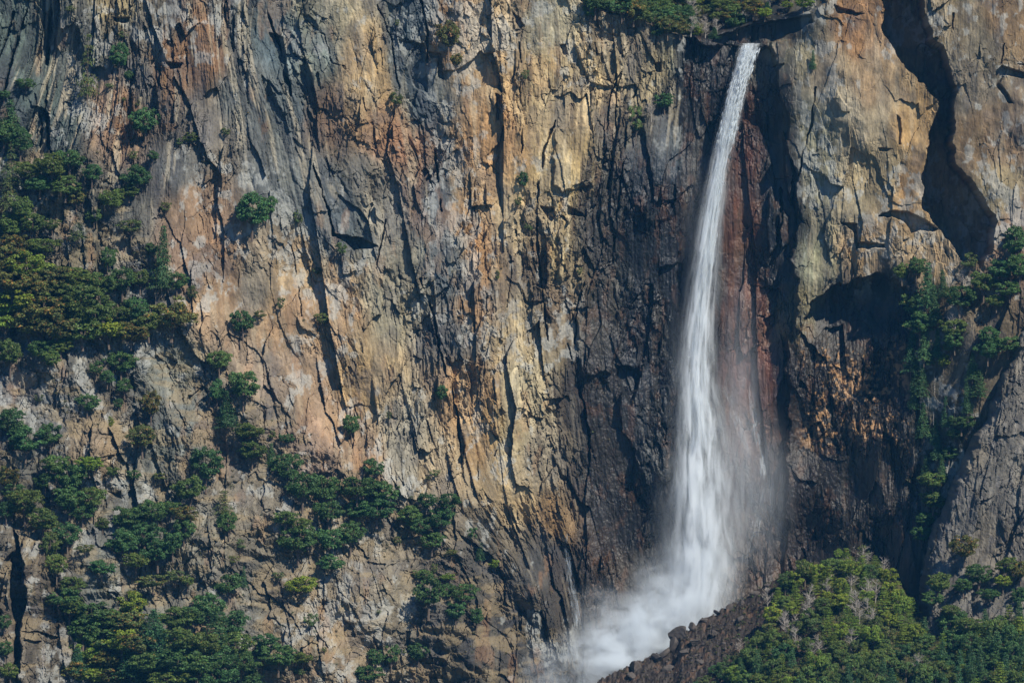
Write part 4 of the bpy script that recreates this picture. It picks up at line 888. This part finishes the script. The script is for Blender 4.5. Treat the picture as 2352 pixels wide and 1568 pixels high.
sp = loft('waterfall_spray', sec, mat_spray()); setp(sp, 'white veil of fine spray falling down the cliff', kind='stuff')

# threads of falling water
def mat_water():
    m, t, b = newmat('white_water'); N = t.nodes; L = t.links
    b.inputs['Base Color'].default_value = (.84, .92, .97, 1); b.inputs['Roughness'].default_value = .5
    a = N.new('ShaderNodeVertexColor'); a.layer_name = 'tint'; s = N.new('ShaderNodeSeparateColor'); L.new(a.outputs[0], s.inputs[0])
    L.new(s.outputs[0], b.inputs['Alpha']); tr = N.new('ShaderNodeBsdfTranslucent'); tr.inputs[0].default_value = (.86, .9, .92, 1)
    tp = N.new('ShaderNodeBsdfTransparent'); m1 = N.new('ShaderNodeMixShader'); m1.inputs[0].default_value = .35
    b.inputs['Alpha'].default_value = 1
    for l in list(L):
        if l.to_socket == b.inputs['Alpha']: L.remove(l)
    L.new(b.outputs[0], m1.inputs[1]); L.new(tr.outputs[0], m1.inputs[2]); m2 = N.new('ShaderNodeMixShader'); L.new(s.outputs[0], m2.inputs[0]); L.new(tp.outputs[0], m2.inputs[1]); L.new(m1.outputs[0], m2.inputs[2]); L.new(m2.outputs[0], N['Material Output'].inputs[0])
    return m
M_WATER = mat_water()
def threads(n, seed, p0, p1, spread, wid, length, alpha, axisf):
    rg = np.random.default_rng(seed); V = []; F = []; T = []; o = 0
    for i in range(n):
        p = p0 + (p1 - p0) * rg.random() ** .8; x, yd, z, r = axisf(p); ln = rg.uniform(*length)
        a = rg.uniform(0, 6.283); q = np.sqrt(rg.random()) * spread * (1 if rg.random() < .8 else 1.25); dx, dy = math.cos(a) * q, math.sin(a) * q
        wv = rg.uniform(*wid); al = alpha(p) * rg.uniform(.4, 1) * float(.25 + .75 * sstep(-.45, .35, vn(np.array([math.cos(a) * q * 2.6 + 40]), np.array([p / 26 + abs(math.cos(a) * q) * .8]), 77 + seed)[0]))
        pts = []
        for t in (0, .25, .6, 1):
            pp = p + ln * t; X, Yd, Zz, R = axisf(pp); pts.append((X + dx * R + rg.normal(0, .08), Yd + dy * R, Zz))
        rad = [wv * .15, wv, wv * .8, wv * .05]; al4 = [al * .3, al, al * .7, 0]
        for k in range(4):
            X, Yy, Zz = pts[k]
            V += [(X - rad[k], Yy, Zz), (X, Yy - rad[k], Zz), (X + rad[k], Yy + rad[k] * .5, Zz)]; T += [(al4[k],) * 3 + (1,)] * 3
        for k in range(3):
            for s in range(3): F.append((o + k * 3 + s, o + k * 3 + (s + 1) % 3, o + k * 3 + 3 + (s + 1) % 3, o + k * 3 + 3 + s))
        o += 12
    return V, F, T
def acc(*sets):
    V = []; F = []; T = []
    for v, f, t in sets:
        o = len(V); V += v; F += [tuple(i + o for i in q) for q in f]; T += t
    return V, F, T
A_ = lambda p: float(np.interp(p, [100, 200, 350, 600, 900, 1300], [.95, .8, .5, .22, .12, .08]))
V, F, T = acc(threads(2300, 1, 98, 330, .8, (.10, .30), (8, 26), A_, wf_axis), threads(1500, 2, 250, 640, .5, (.12, .32), (18, 60), A_, wf_axis), threads(700, 3, 560, 1000, .42, (.15, .4), (25, 80), A_, wf_axis))
wf = soup('waterfall', V, F, M_WATER, vcol=T, smooth=True)
setp(wf, 'tall white waterfall dropping in one plume down the dark wet alcove', 'waterfall', kind='structure')
# side trickles over the wet wall
def side(name, pts, rr, n, seed, label, al=.4, back=-.8):
    ys = [b for a, b in pts]; xs = [a for a, b in pts]
    def ax(p):
        q = float(np.interp(p, ys, xs)); h = hit(q, p, 'cliff'); return h.x, h.y + back, h.z, rr * S
    v, f, t = threads(n, seed, ys[0], ys[-1], 1.0, (.08, .2), (12, 40), lambda p: al, ax)
    o = soup(name, v, f, M_WATER, vcol=t, smooth=True); setp(o, label, 'cascade', kind='structure')
side('side_cascade', zp(6, [(205,150),(200,210),(235,300),(265,400),(300,500)]), 9, 130, 41, 'thin white ribbon of water just beside the main fall', .16)
side('side_cascade', zp(6, [(325,200),(330,320),(345,420),(360,510),(380,600)]), 7, 150, 42, 'thin white ribbon of water curving down the red brown wall', .2)
side('side_cascade', zp(6, [(430,600),(400,680),(380,760),(350,810),(335,900),(300,1000)]), 12, 160, 43, 'misty trickle near the base beside the dark corner', .14)
side('side_cascade', zp(5, [(1010,870),(1012,960),(1030,1080),(1050,1200),(1060,1290)]), 9, 330, 44, 'pale trickle running down the dark rock away from the main fall', .10)

def mat_mist(blobs, dens, nscale, tilt=.0):
    m = bpy.data.materials.new('mist'); m.use_nodes = True; t = m.node_tree; N = t.nodes; L = t.links; N.clear()
    out = N.new('ShaderNodeOutputMaterial'); vol = N.new('ShaderNodeVolumePrincipled'); L.new(vol.outputs[0], out.inputs['Volume']); vol.inputs['Color'].default_value = (.90, .955, 1, 1)
    g = N.new('ShaderNodeNewGeometry'); tot = None
    for (c, r, a) in blobs:
        s = N.new('ShaderNodeVectorMath'); s.operation = 'SUBTRACT'; s.inputs[1].default_value = c; L.new(g.outputs['Position'], s.inputs[0])
        d = N.new('ShaderNodeVectorMath'); d.operation = 'DIVIDE'; d.inputs[1].default_value = r; L.new(s.outputs[0], d.inputs[0])
        l = N.new('ShaderNodeVectorMath'); l.operation = 'DOT_PRODUCT'; L.new(d.outputs[0], l.inputs[0]); L.new(d.outputs[0], l.inputs[1])
        f = V_(N, L, 'POWER', V_(N, L, 'SUBTRACT', 1.0, l.outputs['Value'], clamp=True), 2.0); f = V_(N, L, 'MULTIPLY', f, a)
        tot = f if tot is None else V_(N, L, 'ADD', tot, f)
    mp = N.new('ShaderNodeMapping'); mp.inputs['Scale'].default_value = nscale; mp.inputs['Rotation'].default_value = (0, tilt, 0); L.new(g.outputs['Position'], mp.inputs[0])
    n1 = N.new('ShaderNodeTexNoise'); n1.inputs['Scale'].default_value = 1; n1.inputs['Detail'].default_value = 4; n1.inputs['Roughness'].default_value = .6; n1.inputs['Distortion'].default_value = .6; L.new(mp.outputs[0], n1.inputs['Vector'])
    ns = N.new('ShaderNodeMapRange'); ns.inputs[1].default_value = .36; ns.inputs[2].default_value = .70; ns.inputs[3].default_value = .15; ns.inputs[4].default_value = 1.6; L.new(n1.outputs[0], ns.inputs[0])
    L.new(V_(N, L, 'MULTIPLY', V_(N, L, 'MULTIPLY', tot, ns.outputs[0]), dens), vol.inputs['Density']); return m
def PW(px, py, y): return ((px - 1176) * S * (D + y) / D, y, (784 - py) * S * (D + y) / D)
def mist(name, spec, dens, nscale, label, tilt=0.):
    import bmesh
    blobs = [(PW(px, py, y), (rx * S, ry, rz * S), a) for px, py, y, rx, ry, rz, a in spec]
    bm = bmesh.new()
    for c, r, a in blobs:
        v = bmesh.ops.create_icosphere(bm, subdivisions=2, radius=1.05)['verts']
        for q in v: q.co = Vector((c[0] + q.co.x * r[0], c[1] + q.co.y * r[1], c[2] + q.co.z * r[2]))
    h = bmesh.ops.convex_hull(bm, input=bm.verts); dead = [g for g in h['geom_interior'] if isinstance(g, bmesh.types.BMVert)]; bmesh.ops.delete(bm, geom=dead, context='VERTS')
    loose = [v for v in bm.verts if not v.link_faces]; bmesh.ops.delete(bm, geom=loose, context='VERTS')
    fs = [f for f in bm.faces]; hull = set(f for f in h['geom'] if isinstance(f, bmesh.types.BMFace)); bmesh.ops.delete(bm, geom=[f for f in fs if f not in hull], context='FACES_ONLY')
    me = bpy.data.meshes.new(name); bm.to_mesh(me); bm.free(); me.materials.append(mat_mist(blobs, dens, nscale, tilt)); o = bpy.data.objects.new(name, me); C.objects.link(o); setp(o, label, kind='stuff'); return o
mist('mist', [(1600,1330,-4,130,12,150,.14),(1560,1400,-8,140,11,100,.28),(1500,1380,-8,85,8,130,.16),(1470,1460,-11,150,10,95,.38),(1380,1510,-13,150,10,95,.34),(1290,1570,-14,190,10,110,.34),(1400,1420,-9,120,8,110,.10),(1440,1520,-16,130,5,28,.6)], .58, (.16, .16, .22), 'white mist billowing from the foot of the waterfall', .6)
mist('drifting_spray', [(1600,560,4,44,5,260,.05),(1560,900,2,46,6,300,.05),(1700,960,0,70,7,380,.09),(1740,1130,-1,110,8,250,.09),(1600,1200,-1,130,9,260,.10)], .55, (.5, .4, .07), 'thin blue veil of spray drifting beside the fall')

# ------------------------------------------------------------------ two kilometres of faintly blue air
M_H = bpy.data.materials.new('haze'); M_H.use_nodes = True; N = M_H.node_tree.nodes; N.clear()
o_ = N.new('ShaderNodeOutputMaterial'); v_ = N.new('ShaderNodeVolumePrincipled'); M_H.node_tree.links.new(v_.outputs[0], o_.inputs['Volume'])
v_.inputs['Color'].default_value = (.12, .50, 1, 1); v_.inputs['Density'].default_value = .000018; v_.inputs['Anisotropy'].default_value = 0
x0, x1, y0, y1, z0, z1 = -4100, 4100, -6100, 400, -124, 190
V = [(x, y, z) for x in (x0, x1) for y in (y0, y1) for z in (z0, z1)]
me = bpy.data.meshes.new('haze'); me.from_pydata(V, [], [(0,1,3,2),(4,6,7,5),(0,4,5,1),(2,3,7,6),(0,2,6,4),(1,5,7,3)]); me.materials.append(M_H)
ho = bpy.data.objects.new('haze', me); C.objects.link(ho); setp(ho, 'thin blue haze between the viewer and the cliff', kind='stuff')
